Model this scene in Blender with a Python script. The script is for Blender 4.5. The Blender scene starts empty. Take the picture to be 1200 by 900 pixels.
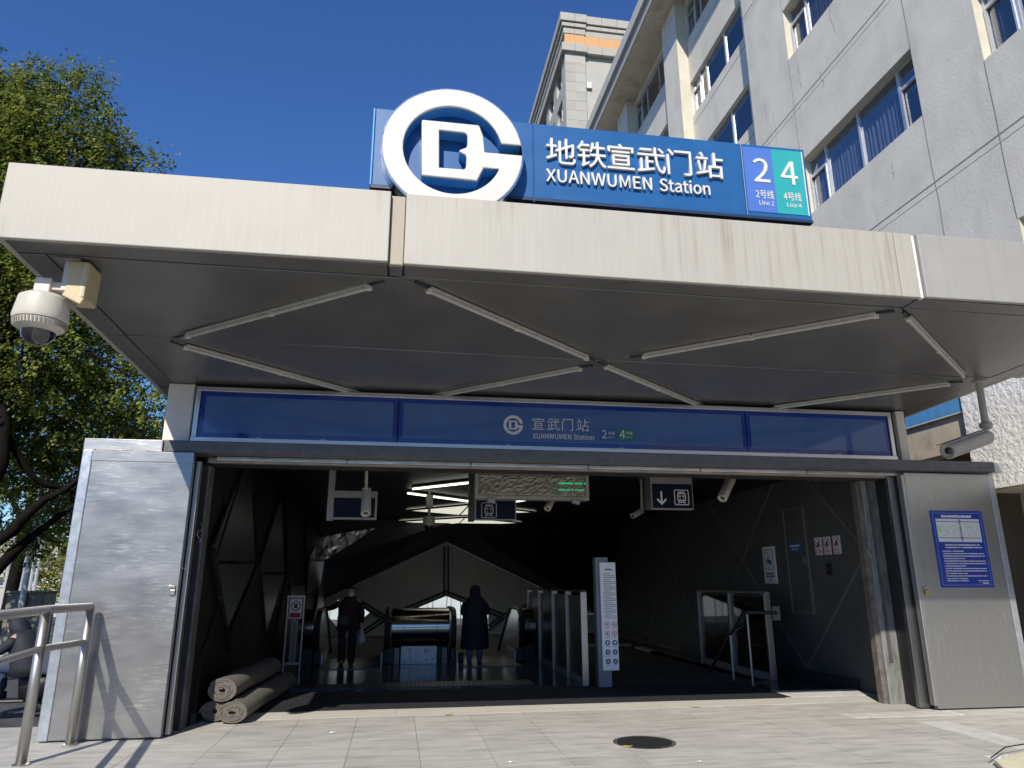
import bpy, bmesh, math, random
from mathutils import Vector, Matrix
import mathutils.geometry as mg
random.seed(7)
S = bpy.context.scene
COL = S.collection

# ------------------------------------------------------------------ camera, sky, sun, exposure
F_PX, PITCH, ROLL, YAW, EYE = 833.5, math.radians(15.675), math.radians(-0.116), math.radians(9.045), 1.64
fwd = Vector((math.sin(YAW)*math.cos(PITCH), math.cos(YAW)*math.cos(PITCH), math.sin(PITCH)))
rgt = fwd.cross(Vector((0, 0, 1))).normalized(); upv = rgt.cross(fwd)
rgt, upv = rgt*math.cos(ROLL)+upv*math.sin(ROLL), upv*math.cos(ROLL)-rgt*math.sin(ROLL)
CAM = Vector((0, 0, EYE))
cd = bpy.data.cameras.new('camera'); cam = bpy.data.objects.new('camera', cd); COL.objects.link(cam)
m3 = Matrix((rgt, upv, -fwd)).transposed()
cam.matrix_world = Matrix.Translation(CAM) @ m3.to_4x4()
cd.sensor_width = 36; cd.lens = 36*F_PX/1200; cd.clip_end = 5000; cd.clip_start = 0.05
S.camera = cam
SUN = Vector((0.38, 1.0, -0.78)).normalized()          # direction the light travels
w = bpy.data.worlds.new('World'); S.world = w; w.use_nodes = True
nt = w.node_tree; bgn = nt.nodes['Background']
sky = nt.nodes.new('ShaderNodeTexSky'); sky.sky_type = 'NISHITA'; sky.sun_disc = False
sky.sun_elevation = math.asin(-SUN.z); sky.sun_rotation = math.atan2(-SUN.x, -SUN.y)
sky.altitude = 1200; sky.air_density = 1.2; sky.dust_density = 0.0; sky.ozone_density = 8.5
hs = nt.nodes.new('ShaderNodeHueSaturation'); hs.inputs['Saturation'].default_value = 1.09; hs.inputs['Hue'].default_value = .508
nt.links.new(sky.outputs[0], hs.inputs['Color']); nt.links.new(hs.outputs[0], bgn.inputs[0]); bgn.inputs[1].default_value = 0.122
sl = bpy.data.lights.new('sun', 'SUN'); sl.energy = 4.5; sl.angle = math.radians(0.5); sl.color = (1, 0.93, 0.82)
so = bpy.data.objects.new('sun', sl); COL.objects.link(so); so.rotation_euler = SUN.to_track_quat('-Z', 'Y').to_euler()
S.view_settings.view_transform = 'Standard'; S.view_settings.look = 'None'
S.view_settings.exposure = 0.3; S.view_settings.gamma = 1.0

# ------------------------------------------------------------------ surveying helpers (photo pixel -> point on a real plane)
def ray(x, y):
    return rgt*((x-600)/F_PX) - upv*((y-450)/F_PX) + fwd
def ony(x, y, Y): d = ray(x, y); return CAM + d*(Y/d.y)
def onx(x, y, X): d = ray(x, y); return CAM + d*(X/d.x)
def onz(x, y, Z=0): d = ray(x, y); return CAM + d*((Z-EYE)/d.z)
def zsof(Y): return 4.15 + .032*(9.4-Y)                 # underside of the canopy

# ------------------------------------------------------------------ materials
def _n(nt, t, **k):
    n = nt.nodes.new(t)
    for a, b in k.items():
        if a in n.inputs: n.inputs[a].default_value = b
        else: setattr(n, a, b)
    return n
MATS = {}
def mat(name, col, rough=.5, metal=0., var=.12, scale=5., stretch=(1, 1, 1), bump=0., bscale=60., bstretch=None, rvar=.08,
        spec=.5, coat=0., stain=None, sscale=1.5, sstretch=(1, 1, 1), samt=.5, emit=None, estr=1., dents=0., dscale=1.2, gran=0., smask=0.):
    if name in MATS: return MATS[name]
    m = bpy.data.materials.new(name); m.use_nodes = True; t = m.node_tree; L = t.links.new
    p = t.nodes['Principled BSDF']; p.inputs['Metallic'].default_value = metal
    p.inputs['Specular IOR Level'].default_value = spec; p.inputs['Coat Weight'].default_value = coat
    tc = _n(t, 'ShaderNodeTexCoord')
    def noise(sc, st, det=5., ro=.6):
        mp = _n(t, 'ShaderNodeMapping'); mp.inputs['Scale'].default_value = st; L(tc.outputs['Object'], mp.inputs[0])
        n = _n(t, 'ShaderNodeTexNoise', Scale=sc, Detail=det, Roughness=ro); L(mp.outputs[0], n.inputs['Vector']); return n
    n1 = noise(scale, stretch)
    rm = _n(t, 'ShaderNodeMapRange'); L(n1.outputs[0], rm.inputs[0])
    rm.inputs[1].default_value = .3; rm.inputs[2].default_value = .7
    mx = _n(t, 'ShaderNodeMix', data_type='RGBA')
    mx.inputs[6].default_value = (*[c*(1-var) for c in col], 1); mx.inputs[7].default_value = (*[min(1, c*(1+var)) for c in col], 1)
    L(rm.outputs[0], mx.inputs[0]); out = mx.outputs[2]
    if gran:
        n5 = noise(180., (1, 1, 1), 2.); r5 = _n(t, 'ShaderNodeMapRange'); L(n5.outputs[0], r5.inputs[0])
        r5.inputs[1].default_value = .35; r5.inputs[2].default_value = .65; r5.inputs[3].default_value = 1-gran; r5.inputs[4].default_value = 1+gran
        m5 = _n(t, 'ShaderNodeMix', data_type='RGBA', blend_type='MULTIPLY'); m5.inputs[0].default_value = 1
        L(out, m5.inputs[6]); L(r5.outputs[0], m5.inputs[7]); out = m5.outputs[2]
    if stain:
        n2 = noise(sscale, sstretch, 6., .65); r2 = _n(t, 'ShaderNodeMapRange'); L(n2.outputs[0], r2.inputs[0])
        r2.inputs[1].default_value = .5; r2.inputs[2].default_value = .72; r2.inputs[4].default_value = samt
        m2 = _n(t, 'ShaderNodeMix', data_type='RGBA'); m2.inputs[7].default_value = (*stain, 1)
        fac = r2.outputs[0]
        if smask:
            n6 = noise(smask, (1, 1, 1.6), 3., .5); r6 = _n(t, 'ShaderNodeMapRange'); L(n6.outputs[0], r6.inputs[0]); r6.inputs[1].default_value = .44; r6.inputs[2].default_value = .62
            mu = _n(t, 'ShaderNodeMath', operation='MULTIPLY'); L(fac, mu.inputs[0]); L(r6.outputs[0], mu.inputs[1]); fac = mu.outputs[0]
        L(out, m2.inputs[6]); L(fac, m2.inputs[0]); out = m2.outputs[2]
    L(out, p.inputs['Base Color'])
    rr = _n(t, 'ShaderNodeMapRange'); L(n1.outputs[0], rr.inputs[0])
    rr.inputs[3].default_value = max(.02, rough-rvar); rr.inputs[4].default_value = min(1, rough+rvar); L(rr.outputs[0], p.inputs['Roughness'])
    nor = None
    if dents:
        n4 = noise(dscale, (1, 1, 1), 2., .5); b4 = _n(t, 'ShaderNodeBump', Strength=1., Distance=dents); L(n4.outputs[0], b4.inputs['Height']); nor = b4.outputs[0]
    if bump:
        n3 = noise(bscale, bstretch or stretch, 4.); b = _n(t, 'ShaderNodeBump', Strength=1., Distance=bump)
        L(n3.outputs[0], b.inputs['Height'])
        if nor: L(nor, b.inputs['Normal'])
        nor = b.outputs[0]
    if nor: L(nor, p.inputs['Normal'])
    if emit:
        p.inputs['Emission Color'].default_value = (*emit, 1); p.inputs['Emission Strength'].default_value = estr
    MATS[name] = m; return m
def glassmat(name, tint, refl=.12, rough=.02, top=.9):
    if name in MATS: return MATS[name]
    m = bpy.data.materials.new(name); m.use_nodes = True; t = m.node_tree; L = t.links.new
    for n in list(t.nodes): t.nodes.remove(n)
    o = _n(t, 'ShaderNodeOutputMaterial'); tr = _n(t, 'ShaderNodeBsdfTransparent', Color=(*tint, 1)); g = _n(t, 'ShaderNodeBsdfGlossy', Roughness=rough)
    fr = _n(t, 'ShaderNodeLayerWeight', Blend=.25); mr = _n(t, 'ShaderNodeMapRange'); mr.inputs[3].default_value = refl; mr.inputs[4].default_value = top
    L(fr.outputs['Fresnel'], mr.inputs[0]); mx = _n(t, 'ShaderNodeMixShader'); L(mr.outputs[0], mx.inputs[0]); L(tr.outputs[0], mx.inputs[1]); L(g.outputs[0], mx.inputs[2])
    L(mx.outputs[0], o.inputs[0]); MATS[name] = m; return m

FASCIA = mat('weathered_fascia_steel', (.385, .37, .325), .60, .14, .05, 3, (16, 16, .5), .0006, 90, (30, 30, 1), .06, stain=(.25, .215, .165), sscale=2.0, sstretch=(10, 10, .3), samt=.7, smask=.55, dents=.02, dscale=1.1)
FASCIA2 = mat('weathered_fascia_strip', (.35, .315, .25), .62, .06, .06, 3, (9, 9, .5), .0006, 90, (30, 30, 1), .06, stain=(.34, .27, .19), sscale=2.2, sstretch=(7, 7, .35), samt=.6)
SOFFIT = mat('soffit_steel', (.215, .212, .204), .37, .7, .1, 1.2, (1, 1, 1), .0004, 120, (1, 14, 1), .08, dents=.02, dscale=.9)
SOFFITB = mat('soffit_back', (.03, .03, .03), .6)
STEEL = mat('brushed_stainless', (.56, .565, .57), .34, .95, .06, 3, (12, 12, .6), .0006, 70, (40, 40, 1), .07, dents=.014, dscale=1.6)
STEELP = mat('scratch_glint_stainless', (.35, .348, .34), .34, .88, .1, 1.6, (1, 1, 3), .0007, 16, (.35, 1, 6), .10, stain=(.66, .65, .61), sscale=9, sstretch=(.55, 1, 4), samt=.95, smask=1.1, dents=.03, dscale=.7)  # pale streaks put the sun glints on the scratches into the colour
STEELR = mat('vertical_brushed_stainless', (.38, .383, .38), .36, .9, .05, 2, (24, 24, .4), .0002, 60, (30, 30, 1), .09, stain=(.60, .59, .56), sscale=12, sstretch=(2.2, 1, .6), samt=.5, smask=1.3, dents=.02, dscale=.9)
TRIM = mat('pale_edge_steel', (.46, .49, .52), .35, .7, .15, 9, bump=.001, bscale=30)
RAIL = mat('rail_stainless', (.42, .41, .39), .42, .92, .04, 3, rvar=.03)
DARKST = mat('dark_steel', (.04, .04, .042), .5, .2, .2, 3, dents=.006)
BEAM = mat('beam_grey_steel', (.10, .105, .115), .5, .3, .2, 3, (3, 3, 3), .001, 30)
COLST = mat('worn_column_steel', (.30, .30, .29), .5, .5, .3, 4, (3, 3, .7), .002, 25, stain=(.12, .11, .1), sscale=4, sstretch=(2, 2, .6), samt=.7)
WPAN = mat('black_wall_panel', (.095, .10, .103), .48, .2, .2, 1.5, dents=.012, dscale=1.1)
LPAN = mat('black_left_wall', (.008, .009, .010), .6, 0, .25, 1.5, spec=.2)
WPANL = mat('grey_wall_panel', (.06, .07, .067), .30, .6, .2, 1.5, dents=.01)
SEAM = mat('wall_seam_metal', (.20, .2, .19), .45, .4)
CEIL = mat('black_ceiling', (.012, .013, .016), .45, .3, .2, 1.2)
FLOOR = mat('dark_granite_floor', (.04, .045, .055), .16, 0, .25, 2, gran=.3, bump=.0003)
MAT_ = mat('black_entrance_mat', (.012, .014, .02), .8, 0, .2, 5, bump=.002, bscale=120)
STONE = mat('pale_threshold_stone', (.52, .50, .44), .7, 0, .1, 3, (1, 6, 1), .001, 60, stain=(.3, .28, .24), sscale=3, sstretch=(.6, 6, 1), samt=.5, gran=.12)
PAVE = [mat('paving_stone_%s' % k, (.43*v, .42*v, .388*v), .75, 0, .14, 2.2, (1, 2.2, 1), .0014, 70, (1, 1, 1), .06, stain=(.20, .192, .172), sscale=2.4, sstretch=(.6, 4, 1), samt=.65, gran=.2) for k, v in (('plain', 1.), ('pale', 1.04), ('dull', .965))]
JOINT = mat('joint_grout', (.42, .40, .36), .9, 0, .2, 20)
ASPH = mat('asphalt', (.06, .06, .06), .85, 0, .3, 4, bump=.003, bscale=150, gran=.4)
TACT = mat('worn_tactile_stone', (.55, .54, .51), .75, 0, .15, 5, gran=.15)
CONC = mat('grey_concrete', (.67, .63, .545), .85, 0, .08, 1.2, (1, 1, 1), .004, 17, None, .05, stain=(.47, .45, .40), sscale=1.1, sstretch=(1, 1, .35), samt=.6, gran=.2)
STUCCO = mat('white_rough_stucco', (.84, .82, .78), .9, 0, .05, 3, bump=.03, bscale=13)
CREAM = mat('cream_sunlit_reveal', (.56, .53, .43), .8, 0, .06, 4, bump=.001)
BEIGE = mat('beige_soffit_paint', (.52, .45, .345), .85, 0, .1, 2, stain=(.16, .13, .1), sscale=3, samt=.5, bump=.002, bscale=30)
GREYW = mat('shaded_grey_wall_paint', (.5, .485, .455), .8, 0, .05, 2)
FRAME = mat('aluminium_frame', (.62, .64, .66), .35, .5, .05, 6)
BLUE = mat('sign_blue_paint', (.004, .085, .26), .4, 0, .06, 2, (1, 1, 3), coat=.1, stain=(.008, .11, .30), sscale=2, sstretch=(3, 3, .5), samt=.4)
BLUEL = mat('sign_light_blue_edge', (.06, .27, .56), .35, 0, .06, 3, coat=.3)
BLUED = mat('sign_dark_blue', (.008, .02, .06), .5, 0, .1, 3)
WHITE = mat('white_letter_paint', (.62, .62, .59), .35, 0, .03, 6, coat=.2)
EMB = mat('emblem_white_enamel', (.66, .63, .57), .3, 0, .04, 3, coat=.35, stain=(.59, .565, .51), sscale=6, samt=.4)
L2 = mat('badge_blue', (.06, .15, .48), .35, 0, .04, 4, coat=.3)
L4 = mat('badge_teal', (.015, .32, .34), .35, 0, .04, 4, coat=.3)
CHROME = mat('bright_metal_rim', (.7, .71, .72), .15, 1., .05, 6)
GB = mat('glass_blue_film', (.006, .036, .26), .04, 0, .05, 2, spec=.5)
GB2 = mat('glass_blue_centre', (.055, .125, .33), .06, 0, .08, 1.5, spec=.5)
BANDW = mat('band_white_print', (.6, .62, .64), .3, 0, .05, 5)
BAND2 = mat('band_blue_print', (.03, .10, .30), .2, 0, .05, 5)
BAND4 = mat('band_green_print', (.02, .16, .14), .2, 0, .05, 5)
PLASTIC = mat('cream_plastic', (.55, .52, .44), .45, 0, .06, 8)
PLASTICY = mat('yellowed_plastic', (.50, .42, .25), .5, 0, .08, 8)
TUBE = mat('unlit_tube_batten', (.42, .41, .38), .45, .1, .12, 12, (1, 1, 1), .0005)
BLACK = mat('black_rubber', (.012, .012, .013), .5, 0, .1, 8)
DOME = mat('smoked_dome', (.02, .02, .025), .06, 0, .1, 8, coat=1.)
CARPET = mat('rolled_carpet', (.125, .115, .10), .95, 0, .25, 30, bump=.006, bscale=160, gran=.35)
CARPETD = mat('carpet_gap_shade', (.05, .047, .043), .95, 0, .2, 30)
LAMP = mat('lit_tube', (.9, .9, .8), .4, emit=(1, .98, .82), estr=1.9)
LBOX = mat('lit_ceiling_panel', (.8, .8, .72), .4, var=.05, emit=(1, .98, .80), estr=.6)
SIGNB = mat('sign_navy', (.004, .008, .022), .6, 0, .1, 4, spec=.15)
SIGNF = mat('sign_frame_grey', (.24, .235, .22), .5, .2, .1, 5)
PRINT = mat('print_white', (.7, .7, .7), .5, 0, .03, 6)
PRINTD = mat('print_dark', (.03, .03, .035), .5)
RED = mat('print_red', (.42, .02, .025), .5, 0, .05, 5)
PBLUE = mat('poster_blue', (.008, .035, .30), .3, 0, .05, 4, coat=.4)
PBLUE2 = mat('pictogram_blue', (.02, .12, .32), .5)
PGREEN = mat('map_green', (.35, .55, .30), .5)
PMAP = mat('map_paper', (.58, .62, .60), .5, 0, .06, 40)
PVIO = mat('map_line', (.24, .16, .40), .5)
BOARD = mat('board_white', (.74, .77, .80), .5, 0, .04, 3)
POSTG = mat('sign_post_grey', (.16, .19, .24), .5, .3, .1, 4)
WRAP = mat('crumpled_plastic_wrap', (.26, .25, .20), .3, 0, .25, 6, bump=.03, bscale=11, coat=.4)
LED = mat('led_green', (.0, .3, .1), .5, emit=(.05, .9, .4), estr=.35)
LEAFS = [mat('leaf_%s' % k, c, .5, 0, .25, 2, spec=.22) for k, c in (('green', (.18, .225, .036)), ('olive', (.26, .27, .055)), ('deep', (.08, .12, .03)), ('yellow', (.27, .25, .055)))]
for l_ in LEAFS:
    t_ = l_.node_tree; p_ = t_.nodes['Principled BSDF']; o_ = [n for n in t_.nodes if n.type == 'OUTPUT_MATERIAL'][0]
    tl = _n(t_, 'ShaderNodeBsdfTranslucent'); src = p_.inputs['Base Color'].links[0].from_socket; t_.links.new(src, tl.inputs[0])
    mx_ = _n(t_, 'ShaderNodeMixShader'); mx_.inputs[0].default_value = .42; t_.links.new(p_.outputs[0], mx_.inputs[1]); t_.links.new(tl.outputs[0], mx_.inputs[2]); t_.links.new(mx_.outputs[0], o_.inputs[0])
BARK = mat('dark_bark', (.010, .0085, .007), .95, 0, .3, 6, (1, 1, .3), .02, 14, (1, 1, .3), spec=.08)
SKIN = mat('skin', (.42, .25, .17), .5, 0, .05, 8)
HAIR = mat('black_hair', (.012, .010, .010), .5, 0, .2, 40)
COAT = mat('dark_navy_coat', (.010, .012, .022), .75, 0, .15, 9, bump=.004, bscale=12)
JEANS = mat('blue_jeans', (.10, .15, .24), .85, 0, .12, 20)
MAROON = mat('maroon_jacket', (.022, .006, .008), .8, 0, .15, 9, bump=.004, bscale=12)
TROUS = mat('black_trousers', (.010, .010, .011), .85)
MASKW = mat('white_mask', (.62, .68, .72), .8)
BAGC = mat('patterned_bag', (.05, .046, .046), .7, 0, .5, 30)
BAGW = mat('thin_plastic_bag', (.5, .5, .5), .4, bump=.01, bscale=20)
TILEB = mat('brown_stair_tile', (.48, .40, .29), .6, 0, .2, 3)
TGLASS = glassmat('smoky_glass', (.45, .47, .5), .05)
WGLASS = glassmat('window_glass', (.93, .95, .98), .05, top=.5)
PERF = mat('dark_mesh_panel', (.015, .016, .018), .4, .3, .2, 6)
CURT = mat('blue_curtain', (.19, .22, .31), .9, 0, .12, 5)
CURT2 = mat('brown_blind', (.10, .085, .065), .9, 0, .08, 4)
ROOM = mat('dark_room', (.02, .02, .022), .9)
ORANGE = mat('orange_stone', (.58, .32, .14), .7, 0, .06, 3)
TOWER = mat('pale_tower_stone', (.39, .375, .33), .8, 0, .06, 2, bump=.002, bscale=20)
TOWERD = mat('tower_render', (.41, .40, .36), .85, 0, .06, 1)
IRON = mat('manhole_iron', (.022, .024, .026), .6, .3, .25, 10, bump=.002, bscale=50)
BLUETILE = mat('blue_sign_tile', (.09, .30, .58), .6, 0, .15, 9, (1, 1, .2))

# ------------------------------------------------------------------ object helpers
ORI = {}
def tag(o, label=None, cat=None, group=None, kind=None):
    if label: o['label'] = label
    if cat: o['category'] = cat
    if group: o['group'] = group
    if kind: o['kind'] = kind
    return o
def thing(name, label, cat, loc=(0, 0, 0), group=None):
    o = bpy.data.objects.new(name, None); COL.objects.link(o); o.location = loc; o.empty_display_size = .1
    ORI[o] = Vector(loc); return tag(o, label, cat, group)
def link(name, me, mt, parent=None, smooth=False, bevel=0., seg=2):
    o = bpy.data.objects.new(name, me); COL.objects.link(o)
    me.materials.clear()
    for x in (mt if isinstance(mt, (list, tuple)) else [mt]): me.materials.append(x)
    if parent is not None:
        o.parent = parent; ORI[o] = ORI[parent]
        me.transform(Matrix.Translation(-ORI[parent]))
        if smooth is not None and smooth: me.shade_smooth()
    else:
        ORI[o] = Vector((0, 0, 0))
        if smooth: me.shade_smooth()
    if bevel:
        b = o.modifiers.new('bevel', 'BEVEL'); b.width = bevel; b.segments = seg; b.limit_method = 'ANGLE'; b.angle_limit = math.radians(40)
    return o
def copy_tree(o, parent=None):
    c = o.copy(); COL.objects.link(c)
    ORI[c] = ORI.get(o, Vector())
    if parent is not None: c.parent = parent
    for ch in list(o.children): copy_tree(ch, c)
    return c
class MB:
    def __init__(s): s.v = []; s.f = []
    def poly(s, pts):
        n = len(s.v); s.v += [tuple(p) for p in pts]; s.f.append(tuple(range(n, n+len(pts)))); return s
    def prism(s, pts, off):
        pts = [Vector(p) for p in pts]; off = Vector(off); n = len(s.v); k = len(pts)
        nrm = mg.normal(pts) if k > 2 else Vector((0, 0, 1))
        if nrm.dot(off) > 0: pts = pts[::-1]
        s.v += [tuple(p) for p in pts]+[tuple(p+off) for p in pts]
        s.f.append(tuple(range(n, n+k))); s.f.append(tuple(range(n+2*k-1, n+k-1, -1)))
        for i in range(k):
            j = (i+1) % k; s.f.append((n+j, n+i, n+k+i, n+k+j))
        return s
    def box(s, a, b):
        (x0, y0, z0), (x1, y1, z1) = [min(p, q) for p, q in zip(a, b)], [max(p, q) for p, q in zip(a, b)]
        return s.prism([(x0, y0, z0), (x1, y0, z0), (x1, y1, z0), (x0, y1, z0)], (0, 0, z1-z0))
    def obox(s, c, size, rot):
        c = Vector(c); h = Vector(size)/2
        p = [c+rot@Vector((sx*h.x, sy*h.y, -h.z)) for sx, sy in ((-1, -1), (1, -1), (1, 1), (-1, 1))]
        return s.prism(p, rot@Vector((0, 0, size[2])))
    def ring(s, loops, cap=True, closed=True):
        n = len(s.v); k = len(loops[0])
        for l in loops: s.v += [tuple(p) for p in l]
        for i in range(len(loops)-1):
            for j in range(k if closed else k-1):
                a = n+i*k+j; b = n+i*k+(j+1) % k; s.f.append((a, b, b+k, a+k))
        if cap:
            s.f.append(tuple(n+j for j in range(k-1, -1, -1))); q = n+(len(loops)-1)*k; s.f.append(tuple(q+j for j in range(k)))
        return s
    def tube(s, path, r, seg=10, cap=True):
        path = [Vector(p) for p in path]; rs = r if isinstance(r, (list, tuple)) else [r]*len(path); loops = []
        ref = None
        for i, p in enumerate(path):
            d = (path[min(i+1, len(path)-1)]-path[max(i-1, 0)]).normalized()
            if ref is None: ref = d.orthogonal().normalized()
            u = (ref-d*ref.dot(d)).normalized(); v = d.cross(u); ref = u
            loops.append([p+(u*math.cos(a)+v*math.sin(a))*rs[i] for a in (2*math.pi*j/seg for j in range(seg))])
        return s.ring(loops, cap)
    def lathe(s, base, axis, prof, seg=24, cap=True):
        base = Vector(base); axis = Vector(axis).normalized(); u = axis.orthogonal().normalized(); v = axis.cross(u)
        return s.ring([[base+axis*h+(u*math.cos(a)+v*math.sin(a))*r for a in (2*math.pi*j/seg for j in range(seg))] for r, h in prof], cap)
    def build(s, name, mt, parent=None, smooth=False, bevel=0., seg=2):
        me = bpy.data.meshes.new(name); me.from_pydata(s.v, [], s.f); me.update()
        return link(name, me, mt, parent, smooth, bevel, seg)
def smooth_angle(o, deg=35):
    for p in o.data.polygons: p.use_smooth = True
    if hasattr(o.data, 'set_sharp_from_angle'): o.data.set_sharp_from_angle(angle=math.radians(deg))
    return o
def B(name, a, b, mt, parent=None, bevel=0.):
    return MB().box(a, b).build(name, mt, parent, False, bevel)
def inset(poly, d):
    """shrink a convex 2-D polygon by d"""
    n = len(poly); ar = sum(poly[i][0]*poly[(i+1) % n][1]-poly[(i+1) % n][0]*poly[i][1] for i in range(n))
    if ar < 0: poly = poly[::-1]
    ln = []
    for i in range(n):
        a = Vector(poly[i]); b = Vector(poly[(i+1) % n]); t = (b-a).normalized(); nn = Vector((-t.y, t.x)); ln.append((a+nn*d, t))
    out = []
    for i in range(n):
        (p, t), (q, u) = ln[i-1], ln[i]; den = t.x*u.y-t.y*u.x
        k = ((q-p).x*u.y-(q-p).y*u.x)/den if abs(den) > 1e-9 else 0; out.append(tuple(p+t*k))
    return out
def plate(loops, depth, to3, bevel=0.):
    """mesh of a filled 2-D outline with holes, extruded by depth; to3 maps (x, y, z) to world"""
    cu = bpy.data.curves.new('plate', 'CURVE'); cu.dimensions = '2D'; cu.fill_mode = 'BOTH'; cu.extrude = depth/2
    if bevel: cu.bevel_depth = bevel; cu.bevel_resolution = 2; cu.offset = -bevel; cu.extrude = depth/2-bevel
    for lp in loops:
        sp = cu.splines.new('POLY'); sp.points.add(len(lp)-1); sp.use_cyclic_u = True
        for p, q in zip(sp.points, lp): p.co = (q[0], q[1], 0, 1)
    return curve_mesh(cu, to3)
def curve_mesh(cu, to3):
    ob = bpy.data.objects.new('tmp', cu); COL.objects.link(ob)
    dg = bpy.context.evaluated_depsgraph_get(); me = bpy.data.meshes.new_from_object(ob.evaluated_get(dg), depsgraph=dg)
    bpy.data.objects.remove(ob); bpy.data.curves.remove(cu)
    for v in me.vertices: v.co = to3(v.co)
    me.update(); return me
def frame3(o, ux, uy):
    o = Vector(o); ux = Vector(ux).normalized(); uy = Vector(uy).normalized(); uz = ux.cross(uy)
    return lambda p: o+ux*p[0]+uy*p[1]+uz*p[2]
try:
    FONT = bpy.data.fonts.load(bpy.utils.system_resource('DATAFILES', path='fonts')+'/Noto Sans CJK Regular.woff2')
except Exception:
    FONT = None                                          # Blender's own default face
def _h(f):
    cu = bpy.data.curves.new('t', 'FONT'); cu.body = 'H'; cu.size = 1
    if f: cu.font = f
    me = curve_mesh(cu, lambda q: q.copy()); return max(v.co.y for v in me.vertices)
FK = _h(None)/_h(FONT) if FONT else 1.
def text(name, s, size, o, ux, uy, mt, parent, depth=.004, bold=0., align='LEFT', width=None, bevel=0.):
    cu = bpy.data.curves.new('t', 'FONT'); cu.body = s; cu.size = size*FK
    if FONT: cu.font = FONT
    cu.extrude = depth/2; cu.offset = bold; cu.align_x = align; cu.resolution_u = 3
    if bevel: cu.bevel_depth = bevel; cu.bevel_resolution = 1
    T = frame3(o, ux, uy); me = curve_mesh(cu, lambda p: p.copy())
    if len(me.vertices) == 0: me.from_pydata([(0, 0, 0), (.001, 0, 0), (0, .001, 0)], [], [(0, 1, 2)])
    xs = [v.co.x for v in me.vertices]; k = 1.
    if width: k = width/max(1e-6, max(xs)-min(xs))
    x0 = min(xs) if align == 'LEFT' else 0
    for v in me.vertices: v.co = T(((v.co.x-x0)*k, v.co.y, v.co.z))
    me.update(); return link(name, me, mt, parent)
def skin(name, joints, edges, mt, parent, sub=2, root=0):
    me = bpy.data.meshes.new(name); me.from_pydata([j[0] for j in joints], edges, []); ob = bpy.data.objects.new('tmp', me); COL.objects.link(ob)
    md = ob.modifiers.new('s', 'SKIN')
    if not me.skin_vertices: me.attributes.new  # noqa
    for i, j in enumerate(joints):
        r = j[1]; r = (r, r) if not isinstance(r, tuple) else r
        me.skin_vertices[0].data[i].radius = r; me.skin_vertices[0].data[i].use_root = (i == root)
    md.use_smooth_shade = True
    sb = ob.modifiers.new('b', 'SUBSURF'); sb.levels = sub; sb.render_levels = sub
    dg = bpy.context.evaluated_depsgraph_get(); m2 = bpy.data.meshes.new_from_object(ob.evaluated_get(dg), depsgraph=dg)
    bpy.data.objects.remove(ob); return link(name, m2, mt, parent, True)
def loft(sections, seg=20):
    """sections: (cx, cy, z, rx, ry)"""
    return [[Vector((cx+rx*math.cos(a), cy+ry*math.sin(a), z)) for a in (2*math.pi*j/seg for j in range(seg))] for cx, cy, z, rx, ry in sections]

# ------------------------------------------------------------------ the ground
gs = MB().poly([(-900, -900, -.06), (900, -900, -.06), (900, 2500, -.06), (-900, 2500, -.06)]).build('ground', ASPH); tag(gs, kind='structure')
plaza = MB().box((-4.6, -26, -.055), (11, 10.1, -.012)).build('plaza', JOINT); tag(plaza, kind='structure')
SW, SL = .71, 1.06
sm = {}
for i in range(-6, 15):
    for j in range(0, 4):
        x0 = -.40+i*SW; y0 = 10.1-SL*(j+1)-(.45 if i % 2 else 0)*(1 if j < 9 else 0)
        ya, yb = y0, min(10.095, y0+SL)
        if j == 0 and i % 2:
            q = MB().box((x0+.0025, y0+SL+.0025, -.02), (x0+SW-.0025, 10.097, random.uniform(-.001, .0008))).build('slab', random.choice(PAVE), plaza)
        q = MB().box((x0+.0025, ya+.0025, -.02), (x0+SW-.0025, yb-.0025, random.uniform(-.0015, .001))).build('slab', random.choice(PAVE), plaza)
MB().box((-4.6, -26, -.05), (11, 5.3, -.001)).build('slab', PAVE[0], plaza)
# threshold of pale stone with worn grooves, in pieces
thr = MB().box((-2.4, 10.1, -.06), (7.4, 10.64, -.008)).build('threshold', JOINT); tag(thr, kind='structure')
for k in range(8):
    x0 = -2.36+k*1.22
    for a, b in ((10.11, 10.28), (10.285, 10.46), (10.465, 10.63)):
        MB().box((x0+.002, a, -.02), (x0+1.218, b, random.uniform(0, .002))).build('slab', STONE, thr)
# tactile paving to the right of the entrance
tac = MB().box((5.75, 8.93, .001), (7.32, 9.24, .004)).build('tactile_paving', TACT); tag(tac, kind='structure')
bars = MB()
for k in range(26):
    x = 5.8+k*.058; bars.prism([(x, 8.94, .004), (x+.028, 8.94, .004), (x+.09, 9.23, .004), (x+.062, 9.23, .004)], (0, 0, .004))
tag(bars.build('tactile_bars', TACT, tac), kind='stuff')
MB().box((6.35, 6.95, .001), (6.75, 8.6, .004)).build('guide_strip', TACT, tac)
gb = MB()
for k in range(6): gb.box((6.38+k*.06, 6.97, .004), (6.41+k*.06, 8.58, .008))
tag(gb.build('guide_bars', TACT, tac), kind='stuff')
MB().box((5.8, 10.64, .001), (7.35, 11.3, .004)).build('inner_strip', TACT, tac)
gb = MB()
for k in range(22): gb.prism([(5.83+k*.068, 10.66, .004), (5.86+k*.068, 10.66, .004), (5.90+k*.068, 11.28, .004), (5.87+k*.068, 11.28, .004)], (0, 0, .004))
tag(gb.build('inner_bars', TACT, tac), kind='stuff')
MB().box((5.75, 6.55, .001), (6.3, 6.9, .004)).build('blister_strip', TACT, tac)
gb = MB()
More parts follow.
